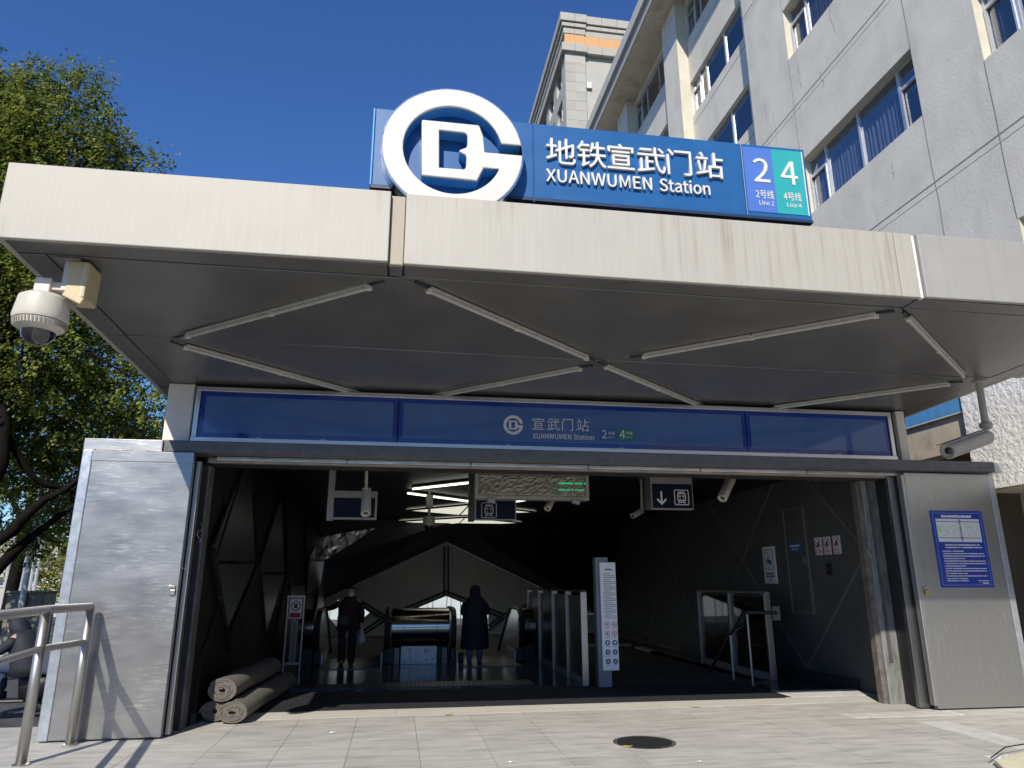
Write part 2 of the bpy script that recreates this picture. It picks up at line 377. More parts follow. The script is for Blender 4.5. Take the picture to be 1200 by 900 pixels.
for i in range(8):
    for j in range(5): gb.lathe((5.79+i*.067, 6.59+j*.066, .004), (0, 0, 1), [(.02, 0), (.014, .005)], 6)
tag(gb.build('blisters', TACT, tac), kind='stuff')

# manhole
mh = thing('manhole_cover', 'round black iron manhole cover set in the paving before the entrance', 'manhole cover', (2.71, 8.05, 0))
MB().lathe((2.71, 8.05, -.01), (0, 0, 1), [(.335, 0), (.335, .0125), (.30, .0125), (.30, 0)], 40, False).build('frame', mat('worn_iron_ring', (.12, .115, .1), .6, .4, .3, 9), mh)
MB().lathe((2.71, 8.05, -.01), (0, 0, 1), [(.297, 0), (.297, .012)], 40).build('lid', IRON, mh)
rb = MB()
for i in range(-4, 5):
    h = math.sqrt(max(0, .27**2-(i*.058)**2))
    for a in range(-4, 5):
        y = a*.058
        if abs(y) < h: rb.box((2.71+i*.058-.02, 8.05+y-.02, .002), (2.71+i*.058+.02, 8.05+y+.02, .005))
tag(rb.build('studs', IRON, mh), kind='stuff')

# small cream kerb block in the corner of the plaza
kb = thing('kerb_block', 'cream concrete kerb block with a dark cable across it at the plaza edge', 'kerb block', (5.95, 6.3, 0))
c0, c1 = onz(1166, 897), onz(1210, 884)
MB().prism([c0, onz(1178, 908), onz(1260, 908), onz(1240, 880), c1], (0, 0, .05)).build('block', mat('cream_kerb', (.62, .58, .42), .7, 0, .1, 6, gran=.1), kb, bevel=.012)
MB().tube([c0+Vector((0, .03, .06)), onz(1180, 886)+Vector((0, 0, .08)), onz(1215, 880)+Vector((0, 0, .08))], .006, 8).build('cable', BLACK, kb)

# ------------------------------------------------------------------ entrance hall
hall = thing('entrance_hall', 'dark metal clad underground station entrance hall behind the steel portal', 'entrance hall', (2.4, 9.8, 0))
XL, XR, YE = -2.35, 7.35, 26.
CZ = 3.55
# floor with the stair opening
hf = tag(MB().box((XL, 10.64, -.4), (3.35, 16.55, -.004)).box((3.35, 10.64, -.4), (6.5, 12.48, -.004)).box((6.5, 10.64, -.4), (XR, 18.5, -.004)).build('hall_floor', FLOOR), kind='structure')
mt_ = MB().box((-1.9, 10.66, 0), (5.9, 12.4, .008)).build('entrance_mat', MAT_); tag(mt_, 'black rubber entrance mat just inside the threshold', 'mat')
st = tag(MB().box((-1.65, 12.72, 0), (2.4, 13.3, .006)).build('drain_grate', mat('grate_steel', (.1, .11, .13), .4, .7)), 'long slotted metal grate across the hall floor before the escalators', 'floor grate')
rb = MB()
for k in range(58):
    x = -1.62+k*.069; rb.prism([(x, 12.74, .006), (x+.03, 12.74, .006), (x+.06, 13.28, .006), (x+.03, 13.28, .006)], (0, 0, .006))
tag(rb.build('slots', mat('grate_bar', (.035, .037, .04), .45, .4), st), kind='stuff')
# base walls
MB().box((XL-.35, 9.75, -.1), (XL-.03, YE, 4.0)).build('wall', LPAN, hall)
MB().box((XR+.03, 9.75, -.1), (XR+.3, YE, 4.0)).build('wall', SEAM, hall)
MB().box((XL-.03, 9.9, -.1), (XL+.02, YE, 0.12)).build('plinth', DARKST, hall)
MB().box((XR-.05, 11.1, -.1), (XR+.02, 18.5, 0.16)).build('plinth', DARKST, hall)
MB().box((XL-.35, 9.9, CZ+.03), (XR+.3, 24.4, CZ+.2)).build('ceiling_slab', CEIL, hall)
MB().box((XL-.35, 9.6, 4.0), (XR+.3, YE, 4.85)).build('roof', DARKST, hall)
# right wall: lattice of triangular panels with open joints
def clipY(poly, y0, y1, z0, z1):
    def cl(p, ax, v, keep):
        o = []
        for i in range(len(p)):
            a, b = p[i-1], p[i]; ia = keep(a[ax], v); ib = keep(b[ax], v)
            if ia != ib:
                t = (v-a[ax])/(b[ax]-a[ax]); o.append((a[0]+(b[0]-a[0])*t, a[1]+(b[1]-a[1])*t))
            if ib: o.append(b)
        return o
    for ax, v, k in ((0, y0, lambda a, v: a >= v), (0, y1, lambda a, v: a <= v), (1, z0, lambda a, v: a >= v), (1, z1, lambda a, v: a <= v)):
        if poly: poly = cl(poly, ax, v, k)
    return poly
HW, HH, YN, ZN = 2.11, 1.95, 10.5, 2.12
for c in range(-1, 8):
    for r in (-1, 0, 1):
        cx = YN+HW*c; cz = ZN+HH*r
        if (c+r) % 2: continue
        # diamond whose left tip is a node: split into an upper and a lower triangle only at the mouth
        poly = clipY([(cx, cz), (cx+HW, cz-HH), (cx+2*HW, cz), (cx+HW, cz+HH)], 9.95, YE, .0, CZ)
        if len(poly) < 3: continue
        q = inset(poly, .022)
        MB().prism([(XR+.03, a, b) for a, b in q], (-.04+random.uniform(-.004, .004), 0, 0)).build('wall_panel', WPAN, hall)
def seam(a, b):
    d = (Vector(b)-Vector(a)).normalized(); n = Vector((-d.y, d.x))*.022
    q = clipY([(a[0]+n.x, a[1]+n.y), (b[0]+n.x, b[1]+n.y), (b[0]-n.x, b[1]-n.y), (a[0]-n.x, a[1]-n.y)], 9.98, 23., .17, CZ)
    if len(q) > 2: MB().prism([(XR-.008, u, v) for u, v in q], (-.014, 0, 0)).build('seam_strip', SEAM, hall)
for c in range(0, 6):
    x = YN+2*HW*c
    for (a, b) in (((x, ZN), (x+HW, ZN-HH)), ((x, ZN), (x+HW, ZN+HH)), ((x+HW, ZN-HH), (x+2*HW, ZN)), ((x+HW, ZN+HH), (x+2*HW, ZN))): seam(a, b)
# left wall: dark sheets with paler facets standing proud
for c in range(-1, 8):
    for r in (-1, 0, 1):
        cx = 11.2+HW*c; cz = 1.95+HH*r
        if (c+r) % 2: continue
        poly = clipY([(cx, cz), (cx+HW, cz-HH), (cx+2*HW, cz), (cx+HW, cz+HH)], 9.95, 22.5, .0, CZ)
        if len(poly) < 3: continue
        q = inset(poly, .02)
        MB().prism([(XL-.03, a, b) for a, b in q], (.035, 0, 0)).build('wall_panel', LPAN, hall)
for px in ([(282, 549), (291, 549), (297, 657), (253, 657), (248, 640)], [(253, 661), (297, 661), (264, 735), (256, 700)], [(327, 582), (331, 670), (305, 670), (307, 645)],
           [(305, 674), (331, 674), (310, 740)], [(339, 686), (356, 686), (355, 698), (337, 722)], [(361, 655), (368, 640), (368, 690), (357, 697)]):
    pts = [onx(a, b, XL+.012) for a, b in px]
    pts = [Vector((XL+.008, p.y, p.z)) for p in pts]
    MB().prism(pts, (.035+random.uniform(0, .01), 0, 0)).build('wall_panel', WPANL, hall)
for (a, b) in (((250, 655), (283, 549)), ((293, 549), (301, 662)), ((301, 662), (267, 745)), ((333, 575), (336, 690)), ((303, 660), (329, 575)), ((335, 680), (318, 760)), ((249, 645), (268, 760)), ((357, 600), (358, 700))):
    p, q = onx(*a, XL+.02), onx(*b, XL+.02); MB().tube([p, q], .045, 6).build('seam_bar', LPAN, hall)
# ceiling panels, front to back in the canopy's own triangular lattice
for r in range(8):
    y0 = 9.95+r*1.85; y1 = y0+1.85
    for c in range(-2, 4):
        sh = (2.45 if r % 2 else 0)
        for tri in ([(-.1+c*4.9+sh, y0), (4.8+c*4.9+sh, y0), (2.35+c*4.9+sh, y1)], [(2.35+c*4.9+sh, y1), (4.8+c*4.9+sh, y0), (7.25+c*4.9+sh, y1)]):
            poly = clipY(tri, XL, XR, 9.95, 24.3)
            if len(poly) < 3: continue
            q = inset(poly, .015)
            if abs(sum(q[i-1][0]*q[i][1]-q[i][0]*q[i-1][1] for i in range(len(q)))) < .05: continue
            MB().prism([(a, b, CZ+.03) for a, b in q], (0, 0, -.03)).build('ceiling_panel', CEIL, hall)
# end wall with its hexagonal openings, and the black slopes that close the ceiling down to it
def e2(x, y, Y=YE): p = ony(x, y, Y); return (p.x, p.z)
T_end = lambda p: Vector((p[0], YE+.1+p[2], p[1]))
outl = [e2(523, 635), e2(382, 701), e2(300, 745), e2(300, 860), e2(800, 860), e2(800, 770), e2(731, 736)]
hexm = [e2(523, 698), e2(573, 718), e2(573, 740), e2(523, 760), e2(474, 740), e2(474, 718)]
hexl = [e2(433, 718), e2(412, 703), e2(396, 703), e2(380, 718), e2(396, 736), e2(412, 736)]
link('end_wall', plate([outl, hexm, hexl], .2, T_end), mat('end_wall_cladding', (.5, .51, .5), .6, .0, .15, 1.2), hall)
pk, lf, rt = Vector((e2(523, 635)[0], YE-.01, e2(523, 635)[1])), Vector((e2(382, 701)[0], YE-.01, e2(382, 701)[1])), Vector((e2(731, 736)[0], YE-.01, e2(731, 736)[1]))
MB().prism([(pk.x, 23, CZ), (XR, 23, CZ), (XR, 23, 1.1), rt, pk], (0, .05, .1)).build('slope_panel', CEIL, hall)
tA, tB, tC = ony(371, 658, 23), ony(371, 629, 23), ony(440, 619, 23)
tD = ony(380, 658, 23)
MB().prism([(pk.x, 23, CZ), pk, lf, tD], (0, .05, .1)).build('slope_panel', CEIL, hall)
MB().prism([(pk.x, 23, CZ), tD, tC], (0, .05, .02)).build('slope_panel', CEIL, hall)
MB().prism([tB+Vector((0, -.03, 0)), tC+Vector((0, -.03, 0)), (pk.x, 22.97, CZ+.02), (XL-.02, 22.97, CZ+.02), (XL-.02, 22.97, tB.z)], (0, .05, 0)).build('slope_panel', CEIL, hall)
MB().prism([tD, lf, (XL, YE, .2), (XL, 23, .2)], (0, .05, .02)).build('slope_panel', WPAN, hall)
MB().prism([tA+Vector((0, .02, 0)), tD+Vector((0, .02, 0)), tC+Vector((0, .02, 0)), tB+Vector((0, .02, 0))], (0, .012, 0)).build('pane_reflector', mat('wavy_steel_reflector', (.6, .62, .6), .18, .9, .2, 3, dents=.06, dscale=2.), hall)  # polished steel sheet stands in for a daylit clerestory pane
# ribs of the truss in front of the end wall
for a, b in (((523, 640), (523, 697)), ((523, 695), (452, 724)), ((523, 695), (590, 722)), ((452, 724), (410, 699)), ((452, 724), (420, 745)), ((452, 724), (490, 745)), ((590, 722), (560, 745)), ((590, 722), (625, 708))):
    p, q = ony(*a, YE-.08), ony(*b, YE-.08)
    for s in (-.07, .07): MB().tube([p+Vector((s, 0, 0)) if abs(p.x-q.x) < .2 else p+Vector((0, 0, s)), q+Vector((s, 0, 0)) if abs(p.x-q.x) < .2 else q+Vector((0, 0, s))], .03, 6).build('truss_rib', DARKST, hall)
for px in (hexm,):
    xs = [p[0] for p in px]; zs = [p[1] for p in px]
    mb = MB()
    for k in range(1, 6):
        x = min(xs)+(max(xs)-min(xs))*k/6; mb.box((x-.012, YE+.25, min(zs)-.1), (x+.012, YE+.28, max(zs)+.1))
    mb.build('glazing_bar', FRAME, hall)
fa = thing('daylight_backdrop', 'pale backdrop wall added for the daylight in the openings at the end of the hall', 'building', (2, 38, 0))
MB().box((-14, 38, -.1), (7.6, 39, 9)).build('wall', mat('pale_blue_backdrop', (.40, .46, .48), .6, 0, .08, .7), fa)  # pale wall added to show as daylight through the openings
for k in range(18): MB().box((-14+k*1.2, 37.94, 0), (-13.93+k*1.2, 38, 9)).build('mullion', FRAME, fa)
# lit ceiling: two rhombic light panels and three tubes
def lightbox(yc, x0, x1, xm, y0, y1, lab):
    t = thing('ceiling_light', lab, 'ceiling light', (xm, yc, CZ), 'lit panels in the hall ceiling')
    P = [(x0, yc), (xm, y0), (x1, yc), (xm, y1)]
    MB().prism([(a, b, CZ-.02) for a, b in P], (0, 0, -.03)).build('diffuser', LBOX, t)
    fr = MB()
    for i in range(4):
        a, b = P[i], P[(i+1) % 4]; fr.tube([(a[0], a[1], CZ-.05), (b[0], b[1], CZ-.05)], .025, 6)
    fr.build('frame', DARKST, t); MB().box((xm-.02, y0+.1, CZ-.056), (xm+.02, y1-.1, CZ-.051)).build('joint', SEAM, t)
lightbox(19.1, .22, 3.7, 1.72, 17.4, 20.2, 'lit rhombic ceiling panel nearer the door')
lightbox(22.6, .05, 3.9, 1.95, 20.9, 24.2, 'lit rhombic ceiling panel nearer the end wall')
for (a, b), lab in ((((484, 573), (556, 565)), 'lit tube light rising to the right in the hall ceiling'), (((478, 578), (553, 588)), 'lit tube light falling to the right in the hall ceiling'), (((590, 590), (628, 584)), 'lit tube light half hidden by the hanging display')):
    p, q = onz(*a, CZ-.08), onz(*b, CZ-.08); t = thing('tube_light', lab, 'tube light', p, 'lit tubes in the hall ceiling')
    m_ = p.lerp(q, .5); MB().tube([p, p.lerp(q, .49)], .022, 8).build('tube', LAMP, t); MB().tube([p.lerp(q, .51), q], .022, 8).build('tube', LAMP, t)
    MB().tube([p+Vector((0, 0, .05)), q+Vector((0, 0, .05))], .035, 6).build('batten', DARKST, t)

# ------------------------------------------------------------------ portal: beam, tracks, columns
po = thing('steel_portal', 'worn grey steel door portal with track beam and columns under the canopy', 'portal', (2.4, 9.5, 0))
MB().box((-3.0, 9.13, 3.20), (8.62, 9.5, 3.345)).build('beam', BEAM, po, bevel=.01)
MB().box((-3.75, 9.10, 3.195), (-2.86, 9.48, 3.335)).build('beam_cap', STEELP, po, bevel=.008)
MB().box((8.55, 9.16, 3.2), (8.78, 9.5, 3.34)).build('beam_cap', TRIM, po, bevel=.008)
for k in range(6):
    a = -2.28+k*1.61; MB().box((a, 9.36, 3.145+.0), (a+1.6, 9.43, 3.195)).build('track', mat('bright_track', (.55, .55, .54), .3, .9, .3, 4, (1, 6, 6), .002, 20), po, bevel=.006)
MB().box((-2.4, 9.43, 3.125), (7.45, 9.52, 3.19)).build('track_lip', mat('rusty_track_lip', (.33, .29, .25), .5, .5, .35, 3, (1, 5, 5), .002, 20), po, bevel=.004)
MB().box((-2.45, 9.52, 3.13), (7.45, 9.9, 3.5)).build('header', DARKST, po)
def pillar(x0, x1, y0, y1, z0, z1, m, n='column'): return MB().box((x0, y0, z0), (x1, y1, z1)).build(n, m, po, bevel=.008)
pillar(-2.72, -2.415, 9.56, 9.9, 0, 3.12, DARKST)
MB().box((-2.413, 9.55, 0), (-2.385, 9.93, 3.1)).build('edge_strip', mat('dull_edge_steel', (.2, .2, .2), .45, .7, .3, 6), po)
MB().box((-2.8, 9.32, 0), (-2.5, 9.555, 3.12)).build('jamb', BLACK, po)
pillar(6.93, 7.17, 9.84, 10.0, 0, 3.14, COLST)
MB().box((6.87, 9.9, 0), (6.93, 10.02, 3.12)).build('edge_strip', mat('rusty_edge', (.16, .14, .125), .6, .3, .4, 8), po)
MB().box((6.99, 9.83, .55), (7.05, 9.842, 3.1)).build('rub_strip', mat('bare_steel_strip', (.5, .5, .49), .35, .9, .2, 4), po)
MB().box((7.17, 9.5, 0), (7.5, 10.0, 3.14)).build('jamb', BLACK, po)
MB().box((XR-.03, 10.12, .05), (XR-.005, 10.3, .72)).build('wall_foot', mat('pale_steel_foot', (.4, .41, .42), .4, .8, .2, 5), po)
for sx0, sx1 in ((-2.98, -2.66), (7.36, 7.5)):
    MB().box((sx0, 9.42, 3.34), (sx1, 9.75, 4.14)).build('canopy_stub', mat('stub_paint', (.62, .6, .55), .6, 0, .08, 3), po, bevel=.01)
MB().box((-2.66, 9.5, 3.34), (7.36, 9.75, 4.14)).build('back_panel', BLACK, po)
for s, x, y, z in ((-1, -2.42, 9.53, 2.35), (1, 6.9, 9.86, 2.2)):
    MB().tube([(x+.03*math.sin(a*1.3), y-.03, z-.03*a+.02*math.cos(a*2)) for a in range(8)], .006, 6).build('chain', RAIL, po)

# ------------------------------------------------------------------ sliding steel door leaves
def door(name, lab, x0, x1, Y, mt, edge_x, lock_x, lz):
    d = thing(name, lab, 'door', ((x0+x1)/2, Y, 0), 'steel sliding doors of the entrance')
    MB().box((x0, Y, .02), (x1, Y+.09, 3.185)).build('leaf', mt, d, bevel=.008)
    return d
dl = door('sliding_door', 'scratched left steel door leaf behind the tubular handrail', -3.62, -2.475, 9.07, STEELP, 0, 0, 0)
MB().box((-3.735, 9.068, .015), (-3.622, 9.155, 3.19)).build('edge_trim', TRIM, dl, bevel=.01)
MB().box((-3.62, 9.064, 3.06), (-2.476, 9.069, 3.183)).build('top_rail', STEELP, dl, bevel=.002)
MB().box((-2.473, 9.2, .02), (-2.42, 9.30, 3.1)).build('inner_leaf', RAIL, dl, bevel=.006)
dr = door('sliding_door', 'brushed right steel door leaf carrying the blue notice', 7.225, 8.6, 9.27, STEELR, 0, 0, 0)
MB().box((8.602, 9.275, .015), (8.70, 9.36, 3.19)).build('edge_trim', TRIM, dr, bevel=.01)
MB().box((7.17, 9.262, .06), (7.222, 9.36, 3.15)).build('edge_trim', RAIL, dr, bevel=.01)
MB().box((7.05, 9.40, .02), (7.24, 9.47, 3.13)).build('inner_leaf', mat('dim_stainless', (.22, .22, .22), .3, .9, .15, 2, (6, 6, .5)), dr, bevel=.006)
for k in range(5):
    x = -3.3+k*.13; MB().tube([(x, 9.066, .9+.35*k), (x+.2+.1*k, 9.066, .82+.33*k)], .0012, 4).build('scratch', TRIM, dl) if k in (1, 3) else None
def padlock(p, body, lab, d):
    t = thing('padlock', lab, 'padlock', p); p = Vector(p)
    MB().box(p+Vector((-.03, -.02, -.08)), p+Vector((.03, .0, -.02))).build('body', body, t, bevel=.006)
    MB().tube([p+Vector((-.02, -.01, -.02)), p+Vector((-.02, -.01, .02)), p+Vector((0, -.01, .04)), p+Vector((.02, -.01, .02)), p+Vector((.02, -.01, -.02))], .006, 8).build('shackle', RAIL, t)
    MB().box(p+Vector((-.05, -.012, .0)), p+Vector((.02, -.002, .03))).build('hasp', RAIL, t, bevel=.003)
padlock((-2.53, 9.066, 1.6), mat('grey_lock', (.3, .29, .27), .4, .8), 'small grey padlock on the edge of the left door leaf', dl)
padlock((7.30, 9.262, 1.56), mat('brass', (.55, .38, .10), .35, .8), 'small brass padlock on the edge of the right door leaf', dr)

# ------------------------------------------------------------------ canopy
ca = thing('entrance_canopy', 'large stainless canopy with triangular soffit panels over the metro entrance', 'canopy', (2.3, 7.8, 4.2))
ZT = 4.93
def fas(x0, x1, y0, y1, m, dz=0): # front sheet from (x0,y0) to (x1,y1)
    MB().prism([(x0, y0, zsof(5.62)-.008), (x1, y1, zsof(5.62)-.008), (x1, y1+.05, zsof(5.62)-.008), (x0, y0+.05, zsof(5.62)-.008)], (0, 0, ZT-4.262+dz)).build('fascia_panel', m, ca, bevel=.008)
fas(-3.222, -.168, 5.625, 5.60, FASCIA)
fas(-.164, -.040, 5.655, 5.655, FASCIA2, -.012)
fas(-.036, 4.66, 5.625, 5.625, FASCIA, .002)
fas(4.664, 4.86, 5.626, 5.626, FASCIA, .002)
fas(4.868, 4.90, 5.64, 5.64, mat('bright_joint_strip', (.75, .74, .7), .45, .3, .1, 9), -.004)
fas(4.904, 7.84, 5.605, 5.60, mat('dim_sheen_fascia_steel', (.315, .312, .298), .6, .15, .06, 2, (1, 1, 1), .0006, 90, (30, 30, 1), .06, stain=(.24, .23, .21), sscale=1.5, sstretch=(6, 6, .35), samt=.4, dents=.012, dscale=1.1))  # greyer base puts the weaker sheen at this end into the colour
# side fascias and roof
MB().prism([(-3.22, 5.68, zsof(5.68)), (-3.22, 10.15, zsof(10.15)), (-3.22, 10.15, ZT-.01), (-3.22, 5.68, ZT-.01)], (.05, 0, 0)).build('side_panel', FASCIA, ca)
MB().prism([(7.82, 5.66, zsof(5.66)), (7.82, 10.15, zsof(10.15)), (7.82, 10.15, ZT-.01), (7.82, 5.66, ZT-.01)], (-.05, 0, 0)).build('side_panel', FASCIA, ca)
MB().box((-3.18, 5.68, ZT-.08), (7.78, 10.15, ZT-.03)).build('roof_sheet', DARKST, ca)
MB().prism([(-3.17, 5.66, zsof(5.66)+.03), (7.77, 5.66, zsof(5.66)+.03), (7.77, 10.15, zsof(10.15)+.03), (-3.17, 10.15, zsof(10.15)+.03)], (0, 0, .04)).build('soffit_backing', SOFFITB, ca)
MB().box((7.82, 5.9, 4.2), (7.93, 7.74, 4.9)).build('side_upstand', FASCIA, ca)
nA, nD, nB, nC, nE, nF, nG = (-.08, 5.9), (4.85, 5.9), (-2.48, 7.75), (2.35, 7.83), (7.2, 7.8), (-.07, 9.66), (4.8, 9.66)
lx, rx, yf, yb, ym = -2.95, 7.52, 5.9, 9.66, 7.78
tris = [[(lx, yf), nA, nB, (lx, 7.75)], [nA, nD, nC], [nA, nC, nB], [nD, nE, nC], [nD, (rx, yf), (rx, ym), nE], [nB, nC, nF], [nC, nE, nG], [nC, nG, nF], [(lx, 7.75), nB, nF, (lx, yb)], [nE, (rx, ym), (rx, yb), nG],
        [(-3.17, 5.66), (-.168, 5.66), (-.168, yf), (-3.17, yf)], [(-.163, 5.68), (-.04, 5.68), (-.04, yf), (-.163, yf)], [(-.035, 5.66), (4.86, 5.66), (4.86, yf), (-.035, yf)], [(4.865, 5.68), (7.77, 5.68), (7.77, yf), (4.865, yf)],
        [(-3.17, yf), (lx, yf), (lx, 7.75), (-3.17, 7.75)], [(-3.17, 7.75), (lx, 7.75), (lx, yb), (-3.17, yb)], [(rx, yf), (7.77, yf), (7.77, ym), (rx, ym)], [(rx, ym), (7.77, ym), (7.77, yb), (rx, yb)], [(-3.17, yb), (7.77, yb), (7.77, 10.15), (-3.17, 10.15)]]
for k, t in enumerate(tris):
    q = inset(t, .007); tl = (random.uniform(-.004, .004), random.uniform(-.004, .004)); cx = sum(a for a, b in q)/len(q); cy = sum(b for a, b in q)/len(q)
    MB().prism([(a, b, zsof(b)+tl[0]*(a-cx)+tl[1]*(b-cy)) for a, b in q], (0, 0, .03)).build('soffit_panel', SOFFIT, ca, bevel=.004)
# tube battens along the joints, unlit
def batten(a, b, lab):
    p = Vector((a[0], a[1], zsof(a[1])-.05)); q = Vector((b[0], b[1], zsof(b[1])-.05)); d = (q-p).normalized()
    t = thing('tube_batten', lab, 'tube light', p, 'unlit tube lights under the canopy')
    up_ = Vector((0, 0, 1)); sd = d.cross(up_).normalized()
    for u, v in ((0, .498), (.502, 1)):
        a_, b_ = p.lerp(q, u), p.lerp(q, v)
        MB().tube([a_+up_*.008, b_+up_*.008], .021, 10).build('tube', TUBE, t)
        MB().prism([a_+sd*.036+up_*.022, b_+sd*.036+up_*.022, b_-sd*.036+up_*.022, a_-sd*.036+up_*.022], up_*.024).build('reflector', TUBE, t, bevel=.004)
    for u in (0, .5, 1): MB().obox(p.lerp(q, u)+up_*.006, (.05, .046, .04), Matrix((d, sd, d.cross(sd))).transposed()).build('holder', PLASTIC, t, bevel=.004)
    for a_, b_ in ((p-d*.17, p), (q, q+d*.17)): MB().tube([a_+up_*.035, b_+up_*.025], .014, 6).build('cable_tail', DARKST, t)
batten((-.34, 6.08), (-2.27, 7.56), 'unlit tube light from the front joint back to the left joint under the canopy')
batten((-2.39, 7.93), (-.6, 9.5), 'unlit tube light at the back left of the canopy, nearest the dome camera')
batten((.2, 6.07), (2.1, 7.67), 'long unlit tube light from the front joint to the centre of the canopy')
batten((.42, 9.5), (2.12, 8.06), 'unlit tube light leading back left from the canopy centre joint')
batten((2.42, 7.95), (4.28, 9.48), 'unlit tube light leading back right from the canopy centre joint')
batten((2.75, 7.52), (4.66, 6.03), 'unlit tube light from the centre forward to the right front joint')
batten((5.04, 6.06), (7.02, 7.66), 'unlit tube light from the right front joint towards the bullet camera')
batten((5.4, 9.42), (7.1, 8.02), 'unlit tube light at the back right of the canopy')

# ------------------------------------------------------------------ blue glass sign band over the door
sb = thing('sign_band', 'long blue glass station sign band in a steel frame above the door', 'sign', (2.3, 9.4, 3.4))
bx = [-2.60, -.045, 4.905, 7.21]; z0, z1 = 3.40, 4.095
fr = STEEL
MB().box((-2.62, 9.36, 4.04), (7.23, 9.50, 4.10)).build('frame', fr, sb, bevel=.006)
MB().box((-2.62, 9.34, 3.375), (7.23, 9.50, 3.435)).build('frame', fr, sb, bevel=.006)
MB().box((-2.66, 9.30, 3.352), (7.25, 9.50, 3.374)).build('sill', mat('sill_steel', (.45, .43, .40), .4, .7, .2, 4), sb)
for x in (-2.62, 7.17): MB().box((x, 9.36, 3.436), (x+.06, 9.5, 4.039)).build('frame', fr, sb, bevel=.006)
for i in range(3):
    a, b = bx[i]+(.045 if i == 0 else .006), bx[i+1]-(.045 if i == 2 else .006)
    g = MB().box((a, 9.385, 3.437), (b, 9.40, 4.038)).build('glass_panel', GB, sb, bevel=.002)
    MB().box((a+.06, 9.3815, 3.50), (b-.06, 9.3845, 3.98)).build('ghost_reflection', GB2, g)  # paler blue sheet stands for the ghost reflection in the glass
    for k in (.3, .62): MB().box((a+(b-a)*k-.03, 9.37, 3.425), (a+(b-a)*k+.03, 9.384, 3.45)).build('clip', RAIL, g)
def W(x, y, Y): p = ony(x, y, Y); return p
yS = 9.377
p = W(624, 503.5, yS); ch = '宣武门站'; q = W(696, 506, yS)
for k, c in enumerate(ch): text('character', c, .205, (p.x+.208*k+.0, yS, p.z+.012), (1, 0, 0), (0, 0, 1), BANDW, sb, .003, -.001)
p = W(624, 513.5, yS); text('lettering', 'XUANWUMEN Station', .1, (p.x, yS, p.z), (1, 0, 0), (0, 0, 1), BANDW, sb, .003, .001, width=W(696, 513, yS).x-p.x)
for (x0, x1), n, m in (((703, 722), '2', BAND2), ((724, 744), '4', BAND4)):
    a = W(x0, 516, yS); b = W(x1, 503.5, yS)
    g = MB().box((a.x, yS-.002, a.z), (b.x, yS+.003, b.z)).build('line_badge', m, sb)
    text('numeral', n, (b.z-a.z)*1.05, (a.x+.03, yS-.004, a.z+.03), (1, 0, 0), (0, 0, 1), BANDW, g, .002)
    text('lettering', '号线', .055, (a.x+.12, yS-.004, a.z+.085), (1, 0, 0), (0, 0, 1), BANDW, g, .002)
    text('lettering', 'Line '+n, .035, (a.x+.12, yS-.004, a.z+.035), (1, 0, 0), (0, 0, 1), BANDW, g, .002)
# emblem outline, unit radius
def emblem_loops(R=1.):
    arc = lambda r, a0, a1, n: [(r*math.cos(math.radians(a0+(a1-a0)*i/n)), r*math.sin(math.radians(a0+(a1-a0)*i/n))) for i in range(n+1)]
    ro, ri = 1., .709
    o = arc(ro, math.degrees(math.asin(.164)), 360, 60)                                  # outer rim, anticlockwise to the bar's top edge
    o += [(.449, 0), (.425, .272), (.372, .42), (.355, .438), (-.445, .44), (-.461, .42), (-.435, -.445), (-.42, -.46), (.345, -.476), (.44, -.256)]
    a0 = math.degrees(math.asin(-.248/ri)); inner = arc(ri, a0, -(360-math.degrees(math.asin(.166/ri))), 56)
    return o+inner, [[(-.208, .298), (.14, .289), (.182, .275), (.199, .235), (.201, .085), (.18, .045), (.10, .005), (.085, -.014), (.10, -.035), (.175, -.07), (.19, -.11), (.19, -.25), (.175, -.295), (.145, -.309), (-.196, -.313)]]
def emblem(parent, c, R, depth, mt, names='emblem', bev=0.):
    oo, ho = emblem_loops()
    T = lambda p: Vector((c[0]+p[0], c[1]+p[2], c[2]+p[1]))
    return link(names, plate([[(x*R, y*R) for x, y in l] for l in [oo]+ho], depth, T, bev), mt, parent)
p = W(601.5, 498, yS); emblem(sb, (p.x, yS-.0005, p.z), .135, .003, BANDW)

# ------------------------------------------------------------------ rooftop sign
rs = thing('rooftop_sign', 'blue rooftop station sign with white emblem and line 2 and 4 badges', 'sign', (1.9, 6.1, 4.93))
Y0 = 6.10; zb, zt = 5.275, 6.12
secs = [(-.392, -.372), (-.368, 1.190), (1.196, 3.415), (3.421, 4.145)]
for a, b in secs:
    MB().box((a, Y0, zb), (b, Y0+.46, zt)).build('box', BLUE if a > -.38 else BLUEL, rs, bevel=.006)
MB().box((-.38, Y0-.004, zb-.03), (4.15, Y0+.46, zb-.002)).build('under_tray', BLUED, rs)  # darker blue sheet along the underside of the box
MB().box((1.189, Y0-.012, zb-.05), (1.197, Y0+.003, zt)).build('joint_strip', BLUE, rs)
for x in (0., 1.6, 3.2, 4.0): MB().box((x, Y0+.15, 4.85), (x+.08, Y0+.3, zb)).build('bracket', DARKST, rs)
zoff = .0
MB().box((3.44, Y0-.006, zb+.05), (3.76, Y0-.001, zt-.035)).build('line_badge', L2, rs)
MB().box((3.761, Y0-.006, zb+.05), (4.105, Y0-.001, zt-.035)).build('line_badge', L4, rs)
MB().box((4.106, Y0-.006, zb+.05), (4.118, Y0-.002, zt-.035)).build('badge_edge', WHITE, rs)
yT = Y0-.02
a = W(640, 192, yT); b = W(848, 207, yT); pitch = (b.x-a.x+.02)/6
for k, c in enumerate('地铁宣武门站'):
    text('character', c, .345, (a.x+pitch*k, yT, W(640, 190.5, yT).z+.012), (1, 0, 0), (0, 0, 1), WHITE, rs, .03, .001)
